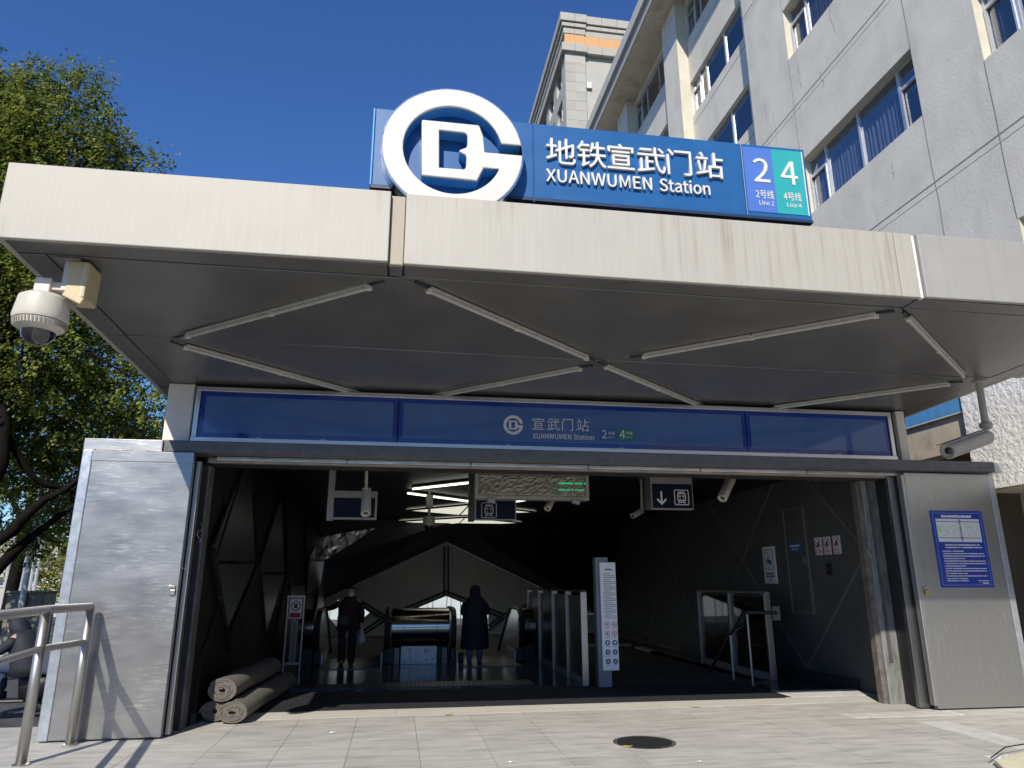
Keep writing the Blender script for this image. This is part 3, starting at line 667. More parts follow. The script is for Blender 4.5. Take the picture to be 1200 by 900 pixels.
a = W(640, 212.5, yT); text('lettering', 'XUANWUMEN', .2, (a.x, yT, a.z), (1, 0, 0), (0, 0, 1), WHITE, rs, .025, .0015, width=W(764, 221, yT).x-a.x)
b = W(773, 221.5, yT); text('lettering', 'Station', .2, (b.x, yT, a.z), (1, 0, 0), (0, 0, 1), WHITE, rs, .025, .0015, width=W(832, 226, yT).x-b.x)
yB = Y0-.009
for x0, n, cc, en in ((3.535, '2', '2号线', 'Line 2'), (3.845, '4', '4号线', 'Line 4')):
    text('numeral', n, .40, (x0+(.0 if n == '2' else -.005), yB, 5.675), (1, 0, 0), (0, 0, 1), WHITE, rs, .008, .002)
    text('lettering', cc, .115, (x0+.0, yB, 5.49), (1, 0, 0), (0, 0, 1), WHITE, rs, .004, .0005, width=.2)
    text('lettering', en, .075, (x0+.03, yB, 5.405), (1, 0, 0), (0, 0, 1), WHITE, rs, .004, .0, width=.16)
ec = (.383, Y0-.14, 5.624)
eb = emblem(rs, (ec[0], Y0-.075, ec[2]), .668, .13, BLUEL, 'emblem_body')
ew = emblem(rs, (ec[0], Y0-.155, ec[2]), .668, .035, EMB, 'emblem', .012)
MB().lathe((ec[0], Y0-.02, ec[2]), (0, -1, 0), [(.669, .0), (.682, 0), (.682, .142), (.669, .142)], 64, False).build('emblem_rim', CHROME, rs)
MB().lathe((ec[0], Y0-.003, ec[2]), (0, -1, 0), [(.665, 0), (.665, .008)], 64).build('emblem_back', BLUE, rs)

# ------------------------------------------------------------------ concrete building on the right
XB = 9.0
bd = thing('concrete_building', 'weathered grey concrete office block with long windows beside the canopy', 'building', (9, 12, 0))
TB = lambda X0: (lambda p: Vector((X0+p[2], p[0], p[1])))
def rect(y0, y1, z0, z1): return [(y0, z0), (y1, z0), (y1, z1), (y0, z1)]
ROWS = [(5.45, 6.89), (9.71, 11.15), (13.97, 15.41), (18.23, 19.67)]
BAYS = [(-.32, 3.28), (4.68, 8.28), (9.68, 13.38)]
holes = [rect(a, b, z0, z1) for a, b in BAYS for z0, z1 in ROWS]
link('wall', plate([rect(-6, 15.23, 5.2, 21.64)]+holes, .4, TB(XB+.2)), CONC, bd)
link('wall', plate([rect(-6, 9.93, 3.02, 5.3)], .3, TB(XB+.12)), STUCCO, bd)
MB().box((XB, -6, 3.0), (XB+2, 9.93, 3.018)).build('undercroft_soffit', BEIGE, bd)
MB().box((XB+.75, -6, -.1), (XB+1.0, 9.95, 3.0)).build('undercroft_wall', GREYW, bd)
MB().box((XB+.0, 9.95, 4.33), (XB+.2, 15.2, 5.25)).build('blue_fascia', BLUETILE, bd)
MB().box((XB+.0, 9.95, 4.31), (XB+.03, 15.2, 4.329)).build('fascia_drip', WHITE, bd)
MB().box((XB+.03, 9.95, 4.30), (XB+1.6, 15.2, 4.35)).build('entrance_soffit', BEIGE, bd)
MB().box((XB+.05, 9.96, 3.72), (XB+.4, 15.2, 4.298)).build('entrance_lintel', BEIGE, bd)
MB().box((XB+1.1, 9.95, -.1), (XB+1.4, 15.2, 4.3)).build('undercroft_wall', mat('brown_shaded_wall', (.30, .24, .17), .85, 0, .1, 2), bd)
MB().box((XB+.2, 15.0, -.1), (XB+1.2, 15.23, 5.2)).build('pier', CONC, bd)
def pane_set(parent, X, ys, z0, z1, tr, curt, opens=()):
    """one window: outer frame, mullions, transoms, panes and what hangs behind them; ys = pane edges"""
    wdw = MB()
    y0, y1 = ys[0], ys[-1]; fw = .045
    wdw.box((X, y0, z0), (X+.06, y1, z0+fw)); wdw.box((X, y0, z1-fw), (X+.06, y1, z1))
    for i, y in enumerate(ys):
        a, b = (y, y+fw) if i == 0 else ((y-fw, y) if i == len(ys)-1 else (y-.03, y+.03))
        wdw.box((X-.004, a, z0+fw), (X+.064, b, z1-fw))
    f = wdw.build('window', FRAME, parent)
    for i in range(len(ys)-1):
        a, b = ys[i]+.03, ys[i+1]-.03
        if tr[i]:
            zt_ = z0+(z1-z0)*.70
            MB().box((X-.002, a+.012, zt_-.025), (X+.062, b-.012, zt_+.025)).build('transom', FRAME, f)
            sx = X-.02
            fr_ = MB()
            for (p, q, r, s) in ((a, a+.035, z0+fw, zt_-.026), (b-.035, b, z0+fw, zt_-.026), (a+.036, b-.036, z0+fw, z0+fw+.035), (a+.036, b-.036, zt_-.061, zt_-.026)): fr_.box((sx, p, r), (sx+.04, q, s))
            fr_.build('sash', FRAME, f)
        MB().box((X+.03, a, z0+fw), (X+.036, b, z1-fw)).build('pane', WGLASS, f)
        if curt[i]:
            n = 60; lo = []
            for z in (z0+.02, z1-.22 if not tr[i] else z1-.03):
                lo.append([Vector((X+.10+.035*math.sin(k*1.05+.8*math.sin(k*.37)), a+(b-a)*k/n, z)) for k in range(n+1)])
            MB().ring(lo, False, False).build('curtain', curt[i], f)
    return f
for (a, b) in BAYS:
    for ri, (z0, z1) in enumerate(ROWS):
        ys = [a+.01, a+.62, a+1.86, a+3.02, b-.01]
        cc = (0, CURT, CURT, CURT) if ri == 1 and a > 9 else ((0, 0, 0, CURT2) if ri == 1 else (CURT2, 0, CURT2, CURT2))
        pane_set(bd, XB+.17, ys, z0, z1, (1, 0, 0, 1), cc)
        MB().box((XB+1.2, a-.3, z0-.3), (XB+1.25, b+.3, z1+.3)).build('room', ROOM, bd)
        # cream plates put the sunlit tone of the reveals into their colour
        MB().box((XB+.004, b-.004, z0+.002), (XB+.17, b-.0005, z1-.002)).build('reveal', CREAM, bd)
        MB().box((XB+.004, a+.004, z1-.004), (XB+.17, b-.005, z1-.0005)).build('reveal', CREAM, bd)
GRV = mat('dark_joint', (.2, .195, .185), .9)
for z in (8.35, 12.61, 16.87):
    MB().box((XB-.003, -6, z-.012), (XB+.01, 15.22, z+.012)).build('joint', GRV, bd)
    MB().box((XB-.002, -6, z-.14), (XB+.01, 15.22, z-.13)).build('joint', GRV, bd)
for y in (9.67, 8.29, 13.39, 4.67, 3.29):
    for z0, z1 in ((5.3, 5.44), (6.9, 9.70), (11.16, 13.96), (15.42, 18.2)):
        pts = [(XB-.001, y+random.uniform(-.012, .012), z0+(z1-z0)*k/5) for k in range(6)]
        MB().tube(pts, .007, 5).build('joint', GRV, bd)
crk = MB()
for y, z, L in ((14.3, 12.3, .9), (14.9, 11.8, .8), (13.0, 12.9, .7), (11.6, 13.2, .8), (12.2, 12.3, .5), (14.6, 13.2, .6), (10.6, 9.0, .4)):
    o_ = 0.; p = []
    for k in range(10): p.append((XB-.001, y+o_, z+L*k/9)); o_ += random.uniform(-.03, .035)
    crk.tube(p, .0045, 4)
tag(crk.build('cracks', GRV, bd), kind='stuff')
# recessed bays beyond, with pilasters
XRc = XB+.376
b2 = [(15.93, 19.6), (21.2, 25.1), (26.45, 30.3)]
rows2 = [(11.2, 12.5), (14.05, 15.39), (16.93, 18.25), (20.0, 21.4)]
h2 = [rect(a, b, z0, z1) for a, b in b2 for z0, z1 in rows2]
link('wall', plate([rect(15.23, 36, -.1, 21.64)]+h2, .3, TB(XRc+.15)), CONC, bd)
for a, b in b2:
    for z0, z1 in rows2:
        f = pane_set(bd, XRc+.08, [a+.01, a+1.25, a+2.6, b-.62, b-.01], z0, z1, (0, 0, 0, 1), (0, 0, 0, 0) if z0 < 20 else (CURT2, CURT2, CURT2, 0))
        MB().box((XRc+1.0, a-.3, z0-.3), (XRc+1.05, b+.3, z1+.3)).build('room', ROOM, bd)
for a, b in ((19.62, 20.87), (25.12, 26.4), (30.4, 31.6)):
    MB().box((XB, a, -.1), (XRc-.002, b, 21.64)).build('pilaster', CONC, bd)
    MB().box((XB+.002, a-.004, -.1), (XRc-.004, a-.0005, 21.63)).build('reveal', CREAM, bd)  # cream plate puts the sunlit side of the pilaster into colour
for z in (13.7, 16.6, 19.5): MB().box((XRc-.003, 15.23, z-.012), (XRc+.01, 19.6, z+.012)).build('joint', GRV, bd)
EAVE = mat('eave_soffit_plaster', (.66, .58, .45), .9, 0, .12, 1.5, bump=.01, bscale=9, stain=(.36, .26, .16), sscale=.9, samt=.7)
MB().box((8.27, -6, 21.65), (9.6, 36, 21.8)).build('eave', EAVE, bd)
MB().box((8.22, -6, 21.66), (8.265, 36, 22.1)).build('gutter', mat('gutter_paint', (.40, .38, .34), .7, 0, .08, 2), bd)
MB().box((8.10, -6, 22.11), (8.3, 36, 22.6)).build('gutter', mat('gutter_paint2', (.5, .48, .44), .7, 0, .08, 2), bd)
MB().box((8.3, -6, 21.81), (20, 36, 22.5)).build('roof', DARKST, bd)
MB().box((20, -6, -.1), (20.3, 36, 21.8)).build('wall', CONC, bd)

# ------------------------------------------------------------------ tower behind
tw = thing('corner_tower', 'tall pale stone tower with layered cornice and an orange band', 'building', (14, 44, 0))
TX, TY = 10.12, 40.
link('wall', plate([rect(TY+.02, 56, 0, 37.5)]+[rect(y, y+1.6, z, z+1.7) for y in (41.2, 43.8, 46.4, 49.0) for z in (26.4, 29.4, 32.4, 35.2)], .4, TB(TX+.22)), TOWERD, tw)
for y in (41.2, 43.8, 46.4, 49.0):
    for z in (26.4, 29.4, 32.4, 35.2):
        f = MB().box((TX+.22, y, z), (TX+.28, y+1.6, z+1.7)).build('window', mat('dark_window', (.03, .035, .045), .08, 0, .1, 2), tw)
        MB().box((TX+.16, y+.76, z), (TX+.215, y+.84, z+1.7)).build('mullion', WHITE, f); MB().box((TX+.165, y, z+.8), (TX+.212, y+.75, z+.87)).build('mullion', WHITE, f)
MB().box((TX+.65, TY+.25, 0), (26, 56, 37.4)).build('core', TOWERD, tw)
for i in range(2):
    for k in range(14):
        z = 36.9-.755*(k+1)
        MB().box((TX+.01+.712*i, TY, z+.008), (TX+.712*(i+1)-.004, TY+.2, z+.745)).build('stone_tile', random.choice([TOWER, TOWERD, mat('grey_tower_tile', (.36, .35, .315), .8, 0, .08, 2)]), tw)
MB().box((TX, TY+.012, 0), (TX+1.43, TY+.24, 36.95)).build('corner_strip', GREYW, tw)
for (z0, z1, o, m) in ((36.95, 37.58, .26, TOWER), (38.50, 38.95, .10, TOWER), (39.0, 39.32, .22, TOWER), (39.36, 40.02, .34, TOWER)):
    for k in range(2):
        x0, x1 = (TX-o, TX+.7) if k == 0 else (TX+.71, TX+1.45+o*.3)
        MB().box((x0, TY-o, z0), (x1, TY+.5, z1)).build('cornice_stone', m, tw, bevel=.03)
    for k in range(11):
        MB().box((TX+1.47+o*.3+1.1*k, TY+.12-o, z0-.0), (TX+1.46+o*.3+1.1*(k+1), TY+.7, z1)).build('cornice_stone', m, tw, bevel=.03)
    for k in range(14): MB().box((TX-o+.003, TY+.51+1.1*k, z0+.002), (TX+.5, TY+.5+1.1*(k+1), z1)).build('cornice_stone', m, tw, bevel=.02)
MB().box((TX+.03, TY+.03, 37.5), (26, 56, 40.0)).build('attic', TOWERD, tw)
for k in range(2): MB().box((TX-.02+.72*k, TY-.05, 37.59), (TX-.03+.72*(k+1), TY+.02, 38.49)).build('band_stone', ORANGE, tw)
for k in range(11): MB().box((TX+1.42+1.1*k, TY-.0, 37.59), (TX+1.405+1.1*(k+1), TY+.026, 38.49)).build('band_stone', ORANGE, tw)
for z in (34.3, 31.4):
    h = MB().box((TX+1.5, TY+.05, z), (TX+1.85, TY+.249, z+.5)).build('vent_hood', WHITE, tw, bevel=.02)

# ------------------------------------------------------------------ handrail at the left
hr = thing('tubular_handrail', 'stainless tubular handrail with two posts in front of the left door leaf', 'handrail', (-3.4, 8.06, 0))
P1, P2, P0 = Vector((-3.413, 8.055, 0)), Vector((-3.336, 8.93, 0)), Vector((-2.98, 5.6, 0))
for p in (P1, P2, P0):
    t_ = MB().tube([p, p+Vector((0, 0, 1.40))], .047, 16).build('post', RAIL, hr, True)
    smooth_angle(MB().lathe(p, (0, 0, 1), [(.075, .0), (.075, .012), (.05, .02)], 20).build('base_collar', RAIL, t_))
up = Vector((0, 0, 1.40)); md = Vector((0, 0, 1.03))
smooth_angle(MB().tube([P2+up, P1+up], .043, 16).build('top_rail', RAIL, hr)); smooth_angle(MB().tube([P1+up, P0+up], .043, 16).build('top_rail', RAIL, hr))
smooth_angle(MB().tube([P2+md, P1+md], .034, 14).build('mid_rail', RAIL, hr)); smooth_angle(MB().tube([P1+md, P0+md], .034, 14).build('mid_rail', RAIL, hr))

# ------------------------------------------------------------------ cameras on the canopy
dc = thing('dome_camera', 'cream dome security camera on a wall arm under the left canopy corner', 'security camera', (-2.73, 5.95, 4.2))
Yd = 6.0
a, b = ony(87, 296, Yd), ony(81, 343, Yd)
MB().box((b.x-.05, Yd-.05, b.z), (b.x+.04, Yd+.05, zsof(Yd)-.002)).build('bracket', mat('bracket_grey', (.5, .49, .46), .5, .2, .1, 8), dc, bevel=.006)
MB().box((a.x-.10, Yd-.09, zsof(Yd)-.02), (a.x+.09, Yd+.09, zsof(Yd)-.003)).build('mount_plate', SIGNF, dc)
c = ony(93, 331, Yd); MB().box((c.x-.075, Yd-.06, c.z-.155), (c.x+.08, Yd+.2, c.z+.165)).build('junction_box', PLASTICY, dc, bevel=.012)
MB().box((c.x+.045, Yd-.062, c.z-.15), (c.x+.056, Yd+.201, c.z+.16)).build('box_seam', PLASTIC, dc)
c2 = ony(91, 353, Yd); R_ = Matrix.Rotation(.45, 3, 'Y'); MB().obox((c2.x, Yd-.05, c2.z), (.17, .1, .06), R_).build('antenna_box', PLASTICY, dc, bevel=.01)
e = ony(54, 338, Yd); MB().box((e.x-.07, Yd-.06, e.z-.07), (e.x+.055, Yd+.06, e.z+.075)).build('elbow', mat('rust_stained_cream', (.6, .55, .48), .5, 0, .15, 8), dc, bevel=.01)
MB().box((e.x+.056, Yd-.035, e.z-.02), (b.x, Yd+.035, e.z+.045)).build('arm', mat('rust_stained_arm', (.55, .45, .38), .6, 0, .2, 8), dc)
dm = ony(48, 372, Yd)
smooth_angle(MB().lathe((dm.x, Yd, dm.z), (0, 0, 1), [(.195, -.04), (.205, -.015), (.182, .155), (.14, .185), (.05, .195)], 40).build('housing', PLASTIC, dc), 40)
smooth_angle(MB().lathe((dm.x, Yd, dm.z), (0, 0, 1), [(.125, -.13), (.18, -.092), (.188, -.046), (.18, -.041)], 40).build('vent_ring', PLASTIC, dc), 40)
rb = MB()
for k in range(44):
    t = 2*math.pi*k/44; rb.prism([(dm.x+.186*math.cos(t-.03), Yd+.186*math.sin(t-.03), dm.z-.088), (dm.x+.186*math.cos(t+.03), Yd+.186*math.sin(t+.03), dm.z-.088), (dm.x+.192*math.cos(t+.03), Yd+.192*math.sin(t+.03), dm.z-.048), (dm.x+.192*math.cos(t-.03), Yd+.192*math.sin(t-.03), dm.z-.048)], (.004*math.cos(t), .004*math.sin(t), 0))
tag(rb.build('vent_slots', mat('vent_shadow', (.3, .28, .23), .7), dc), kind='stuff')
smooth_angle(MB().lathe((dm.x, Yd, dm.z), (0, 0, 1), [(.03, -.235), (.08, -.215), (.115, -.175), (.128, -.122)], 32).build('dome_lens', DOME, dc), 60)
MB().tube([(b.x-.02, Yd, b.z+.02), (b.x+.01, Yd-.04, b.z-.08), (b.x+.06, Yd, b.z-.12), (b.x+.05, Yd+.05, b.z-.03), (b.x-.04, Yd+.03, b.z-.06)], .008, 6).build('cable', mat('grey_cable', (.3, .3, .3), .5), dc)
def bullet(name, lab, top, elbow, tail, nose, r, m, cat='security camera', pr=.022, group=None):
    t = thing(name, lab, cat, top, group); top, elbow, tail, nose = map(Vector, (top, elbow, tail, nose)); d = (nose-tail).normalized()
    smooth_angle(MB().tube([top, elbow], pr, 10).build('drop_pole', m, t))
    MB().lathe(top, (0, 0, -1), [(pr*2, 0), (pr*2, .015)], 14).build('flange', m, t)
    smooth_angle(MB().lathe(elbow+Vector((0, 0, .02)), (0, 0, -1), [(pr*1.4, 0), (pr*1.8, .03), (pr*1.6, .07), (pr*.6, .09)], 14).build('joint', m, t))
    L = (nose-tail).length
    smooth_angle(MB().lathe(tail, d, [(r*.86, 0), (r*.94, .01), (r*.94, L*.55), (r, L*.58), (r, L-.01), (r*.9, L), (r*.86, L-.02), (r*.5, L-.03)], 22).build('body', m, t), 35)
    MB().lathe(tail, d, [(r*.5, L-.031), (r*.45, L-.02), (r*.2, L-.015)], 16).build('lens', DOME, t)
    up_ = Vector((0, 0, 1))
    MB().obox(tail+d*(L*.55)+up_*r*1.02, (L*1.05, r*1.7, .012), Matrix((d, up_.cross(d).normalized(), d.cross(up_.cross(d)).normalized())).transposed()).build('sun_shield', m, t, bevel=.004)
    return t
gcam = mat('camera_grey', (.36, .345, .31), .5, .1, .1, 8)
Yb = 7.95
bullet('bullet_camera', 'grey bullet security camera on a drop pole under the right canopy corner', (7.5, Yb, 4.196), ony(1155, 497, Yb), ony(1157, 512, Yb-.05), ony(1110, 529, Yb-.28), .098, gcam, pr=.045)

# ------------------------------------------------------------------ things hanging in the hall
Yd = 11.0
def hang(t, xs, Y, z):
    for x in xs: MB().tube([(x, Y, z), (x, Y, CZ-.001)], .018, 8).build('hanger', SIGNF, t)
ds = thing('led_display', 'hanging display wrapped in crumpled plastic with green lit characters', 'display', (2.05, Yd, 2.9))
a, b = ony(557, 554, Yd), ony(690, 585, Yd)
MB().box((a.x, Yd, b.z-.02), (b.x, Yd+.2, a.z+.03)).build('housing', SIGNF, ds, bevel=.012)
nx, nz = 46, 12; vv = []; ff = []
for j in range(nz+1):
    for i in range(nx+1):
        e_ = 0 if i in (0, nx) or j in (0, nz) else 1
        vv.append((a.x+.05+(b.x-a.x-.1)*i/nx, Yd-.012-e_*(.012+random.uniform(0, .026)), b.z+.03+(a.z-b.z-.04)*j/nz))
for j in range(nz):
    for i in range(nx): q = j*(nx+1)+i; ff.append((q, q+1, q+nx+2, q+nx+1))
mb = MB(); mb.v = vv; mb.f = ff; mb.build('plastic_wrap', WRAP, ds)
fr = MB(); fr.box((a.x, Yd-.03, a.z-.02), (b.x, Yd-.001, a.z+.031)); fr.box((a.x, Yd-.03, b.z-.021), (b.x, Yd-.001, b.z+.03)); fr.box((a.x, Yd-.03, b.z+.031), (a.x+.05, Yd-.001, a.z-.021)); fr.box((b.x-.05, Yd-.03, b.z+.031), (b.x, Yd-.001, a.z-.021)); fr.build('frame', mat('dusty_frame', (.33, .31, .26), .6, 0, .15, 8), ds)
led = MB()
for row, zz in enumerate((.60, .33)):
    z = b.z+(a.z-b.z)*zz; x = ony(654, 570, Yd).x
    while x < ony(684, 570, Yd).x:
        wl = random.choice((.018, .03, .045)) if (row or x > ony(668, 570, Yd).x) else .11
        led.box((x, Yd-.046, z), (x+wl, Yd-.042, z+.022)); x += wl+random.choice((.012, .03))
tag(led.build('led_characters', LED, ds), kind='stuff')
hang(ds, (a.x+.2, b.x-.2), Yd+.1, a.z)
for x in (a.x+.25, b.x-.22):
    MB().obox((x, Yd-.02, b.z-.05), (.12, .08, .06), Matrix.Rotation(.3, 3, 'Y')).build('plastic_tuft', WRAP, ds)
def train_icon(parent, c, s, Y, m=PRINT):
    X = lambda u: c[0]+u*s; Z = lambda v: c[1]+v*s
    mb = MB(); t = .07
    def seg(p, q, w=.06):
        d = Vector((q[0]-p[0], q[1]-p[1])).normalized(); n = Vector((-d.y, d.x))*w/2
        mb.prism([(X(p[0]+n.x), Y, Z(p[1]+n.y)), (X(q[0]+n.x), Y, Z(q[1]+n.y)), (X(q[0]-n.x), Y, Z(q[1]-n.y)), (X(p[0]-n.x), Y, Z(p[1]-n.y))], (0, -.003, 0))
    R = [(-.5, -.44), (-.44, -.5), (.44, -.5), (.5, -.44), (.5, .44), (.44, .5), (-.44, .5), (-.5, .44)]
    for i in range(8): seg(R[i], R[(i+1) % 8], .05)
    Bd = [(-.26, -.22), (.26, -.22), (.28, .1), (.2, .36), (-.2, .36), (-.28, .1)]
    for i in range(6): seg(Bd[i], Bd[(i+1) % 6], .07)
    for p, q in (((-.17, .26), (.17, .26)), ((-.12, .0), (-.12, .17)), ((.12, 0), (.12, .17)), ((-.2, .08), (-.04, .08)), ((.04, .08), (.2, .08)), ((-.16, -.12), (-.08, -.12)), ((.08, -.12), (.16, -.12)), ((-.12, -.24), (-.26, -.42)), ((.12, -.24), (.26, -.42)), ((-.18, -.34), (.18, -.34))): seg(p, q, .055)
    tag(mb.build('train_symbol', m, parent), kind='stuff')
ex = thing('direction_sign', 'hanging navy direction sign with white down arrow and train symbol', 'sign', (4.35, Yd, 2.9))
a, b = ony(759, 558, Yd), ony(812, 596, Yd)
MB().box((a.x+.03, Yd, b.z-.02), (b.x+.02, Yd+.12, a.z)).build('frame', SIGNF, ex, bevel=.008)
MB().box((a.x-.06, Yd-.02, b.z-.03), (a.x+.028, Yd+.14, CZ-.002)).build('side_post', DARKST, ex, bevel=.006)
MB().box((a.x+.06, Yd-.006, b.z+.0), (b.x, Yd-.001, a.z-.12)).build('face', SIGNB, ex)
ac = ony(775, 583, Yd); mb = MB()
for p, q in (((0, .1), (0, -.1)), ((-.075, -.025), (0, -.1)), ((.075, -.025), (0, -.1))):
    d = Vector((q[0]-p[0], q[1]-p[1])).normalized(); n = Vector((-d.y, d.x))*.013; q = (q[0]+d.x*.01, q[1]+d.y*.01)
    mb.prism([(ac.x+u, Yd-.0065, ac.z+v) for u, v in ((p[0]+n.x, p[1]+n.y), (q[0]+n.x, q[1]+n.y), (q[0]-n.x, q[1]-n.y), (p[0]-n.x, p[1]-n.y))], (0, -.003-.001*len(mb.f), 0))
mb.build('arrow', PRINT, ex)
tc_ = ony(798.5, 583, Yd); train_icon(ex, (tc_.x, tc_.z), .235, Yd-.0065)
ts = thing('train_sign', 'small dark hanging sign with a train symbol behind the wrapped display', 'sign', (1.5, 11.6, 2.7))
Yt = 11.6; a, b = ony(556, 583, Yt), ony(605, 610, Yt)
MB().box((a.x, Yt, b.z), (b.x, Yt+.1, a.z)).build('frame', SIGNF, ts, bevel=.008)
MB().box((a.x+.03, Yt-.005, b.z+.02), (b.x-.02, Yt-.001, a.z-.05)).build('face', SIGNB, ts)
MB().box((a.x-.09, Yt-.02, b.z-.02), (a.x-.002, Yt+.12, CZ-.002)).build('side_post', DARKST, ts)
tc_ = ony(573, 598, Yt); train_icon(ts, (tc_.x, tc_.z), .24, Yt-.006, mat('dim_print', (.32, .32, .32), .5))
ls = thing('blank_sign', 'hanging sign with dark blank face and grey frame at the hall\'s left', 'sign', (-.65, Yd, 2.6))
a, b = ony(392, 575, Yd), ony(441, 609, Yd)
MB().box((a.x+.03, Yd+.02, b.z+.03), (b.x-.03, Yd+.06, a.z-.1)).build('face', SIGNB, ls)
MB().box((a.x, Yd, a.z-.1), (b.x, Yd+.09, a.z)).build('top_bar', SIGNF, ls); MB().box((a.x, Yd, b.z-.0), (b.x, Yd+.09, b.z+.03)).build('bottom_bar', SIGNF, ls)
MB().box((b.x-.03, Yd, b.z+.031), (b.x, Yd+.09, a.z-.101)).build('side_bar', SIGNF, ls)
MB().box((a.x-.09, Yd-.02, b.z-.02), (a.x-.001, Yd+.1, CZ-.002)).build('side_post', SIGNF, ls)
cc = mat('camera_cream', (.50, .46, .37), .5, 0, .06, 8)
p = ony(429, 549, 10.6)
bullet('bullet_camera', 'cream bullet camera hanging straight in front of the blank sign', (p.x, 10.6, CZ-.005), ony(429, 574, 10.6), ony(429.5, 577, 10.62), ony(428.5, 603, 10.45), .072, cc, group='cameras in the hall')
bullet('bullet_camera', 'cream bullet camera tilted down left beside the direction sign', (ony(860, 558, 10.5).x, 10.5, CZ-.005), ony(859, 560, 10.5), ony(857, 562, 10.5), ony(846, 585, 10.35), .072, cc, group='cameras in the hall')
bullet('bullet_camera', 'small cream bullet camera below the wrapped display', (ony(650, 578, 12).x, 12, CZ-.005), ony(649, 582, 12), ony(648, 584, 12.), ony(641, 597, 11.9), .06, cc, group='cameras in the hall')
bullet('bullet_camera', 'dim bullet camera on the hall ceiling left of the direction sign', (ony(753, 590, 13).x, 13, CZ-.005), ony(752, 596, 13), ony(752, 599, 13.), ony(741, 605, 12.9), .055, gcam, group='cameras in the hall')
dh = thing('dome_camera', 'grey dome camera hanging under the lit ceiling panels', 'security camera', (ony(503, 580, 14.5).x, 14.5, 3.0)); dp = ony(502.5, 617, 14.5)
MB().tube([(dp.x, 14.5, CZ-.002), (dp.x, 14.5, dp.z+.2)], .03, 10).build('drop_pole', gcam, dh)
MB().box((dp.x-.07, 14.43, dp.z+.38), (dp.x+.07, 14.57, dp.z+.62)).build('junction_box', gcam, dh, bevel=.01)
smooth_angle(MB().lathe((dp.x, 14.5, dp.z), (0, 0, 1), [(.115, .02), (.125, .06), (.11, .19), (.05, .21)], 24).build('housing', gcam, dh), 40)
smooth_angle(MB().lathe((dp.x, 14.5, dp.z), (0, 0, 1), [(.03, -.08), (.075, -.05), (.09, .019)], 24).build('dome_lens', DOME, dh), 60)

# ------------------------------------------------------------------ signs on the right wall (plane x = XW)
XW = XR-.012
def wall_sign(name, lab, y0, y1, z0, z1, m, cat='sign', group=None, th=.02):
    t = thing(name, lab, cat, (XW, (y0+y1)/2, z0), group); MB().box((XW-th, y0, z0), (XW, y1, z1)).build('board', m, t, bevel=.004); return t
def bars_yz(parent, y_hi, y_lo, zs, X, m, h, name='text_lines', frac=(.6, 1.)):
    mb = MB()
    for z in zs:
        y = y_hi; end = y_hi-(y_hi-y_lo)*random.uniform(*frac)
        while y > end:
            l = random.uniform(.5, 1.2)*h; mb.box((X-.002, y-l, z), (X, y, z+h)); y -= l+h*.3
    tag(mb.build(name, m, parent), kind='stuff')
cs = wall_sign('camera_notice', 'white notice with a blue camera pictogram on the dark right wall', 13.33, 13.8, 1.63, 2.34, BOARD)
xs_ = XW-.0205
fr = MB(); y0, y1, z0, z1 = 13.40, 13.73, 1.90, 2.28
for p in ((y0, y1, z0, z0+.008), (y0, y1, z1-.008, z1), (y0, y0+.008, z0+.009, z1-.009), (y1-.008, y1, z0+.009, z1-.009)): fr.box((xs_-.002, p[0], p[2]), (xs_, p[1], p[3]))
fr.build('border', PRINTD, cs)
MB().prism([(xs_, 13.66, 2.03), (xs_, 13.48, 1.98), (xs_, 13.46, 2.06), (xs_, 13.63, 2.12)], (-.003, 0, 0)).build('camera_pictogram', PBLUE2, cs); MB().box((xs_-.002, 13.57, 2.13), (xs_, 13.59, 2.24)).build('camera_pole', PBLUE2, cs)
bars_yz(cs, 13.72, 13.42, (1.80, 1.75), xs_, PRINTD, .035, frac=(.95, 1.)); bars_yz(cs, 13.62, 13.5, (1.69,), xs_, PRINTD, .018)
wd = thing('service_door', 'narrow dark flush service door with thin steel frame in the right wall', 'door', (XW, 12.5, 1.13))
MB().box((XW-.02, 12.19, 1.15), (XW-.004, 12.84, 2.97)).build('leaf', WPAN, wd)
fr = MB()
for p in ((12.15, 12.19, 1.11, 2.99), (12.84, 12.87, 1.11, 2.99)): fr.box((XW-.035, p[0], p[2]), (XW, p[1], p[3]))
for p in ((12.19, 12.84, 1.11, 1.15), (12.19, 12.84, 2.97, 2.99)): fr.box((XW-.035, p[0]+.001, p[2]), (XW, p[1]-.001, p[3]))
fr.build('frame', SEAM, wd); MB().box((XW-.06, 12.22, 1.98), (XW-.02, 12.26, 2.1)).build('handle', RAIL, wd)
MB().box((XW-.024, 12.36, 2.2), (XW-.0205, 12.74, 2.36)).build('name_plate', PBLUE2, wd); bars_yz(wd, 12.70, 12.40, (2.29,), XW-.0245, PRINT, .03, frac=(.95, 1)); bars_yz(wd, 12.66, 12.44, (2.24,), XW-.0245, PRINT, .015, 'small_text', (.9, 1))
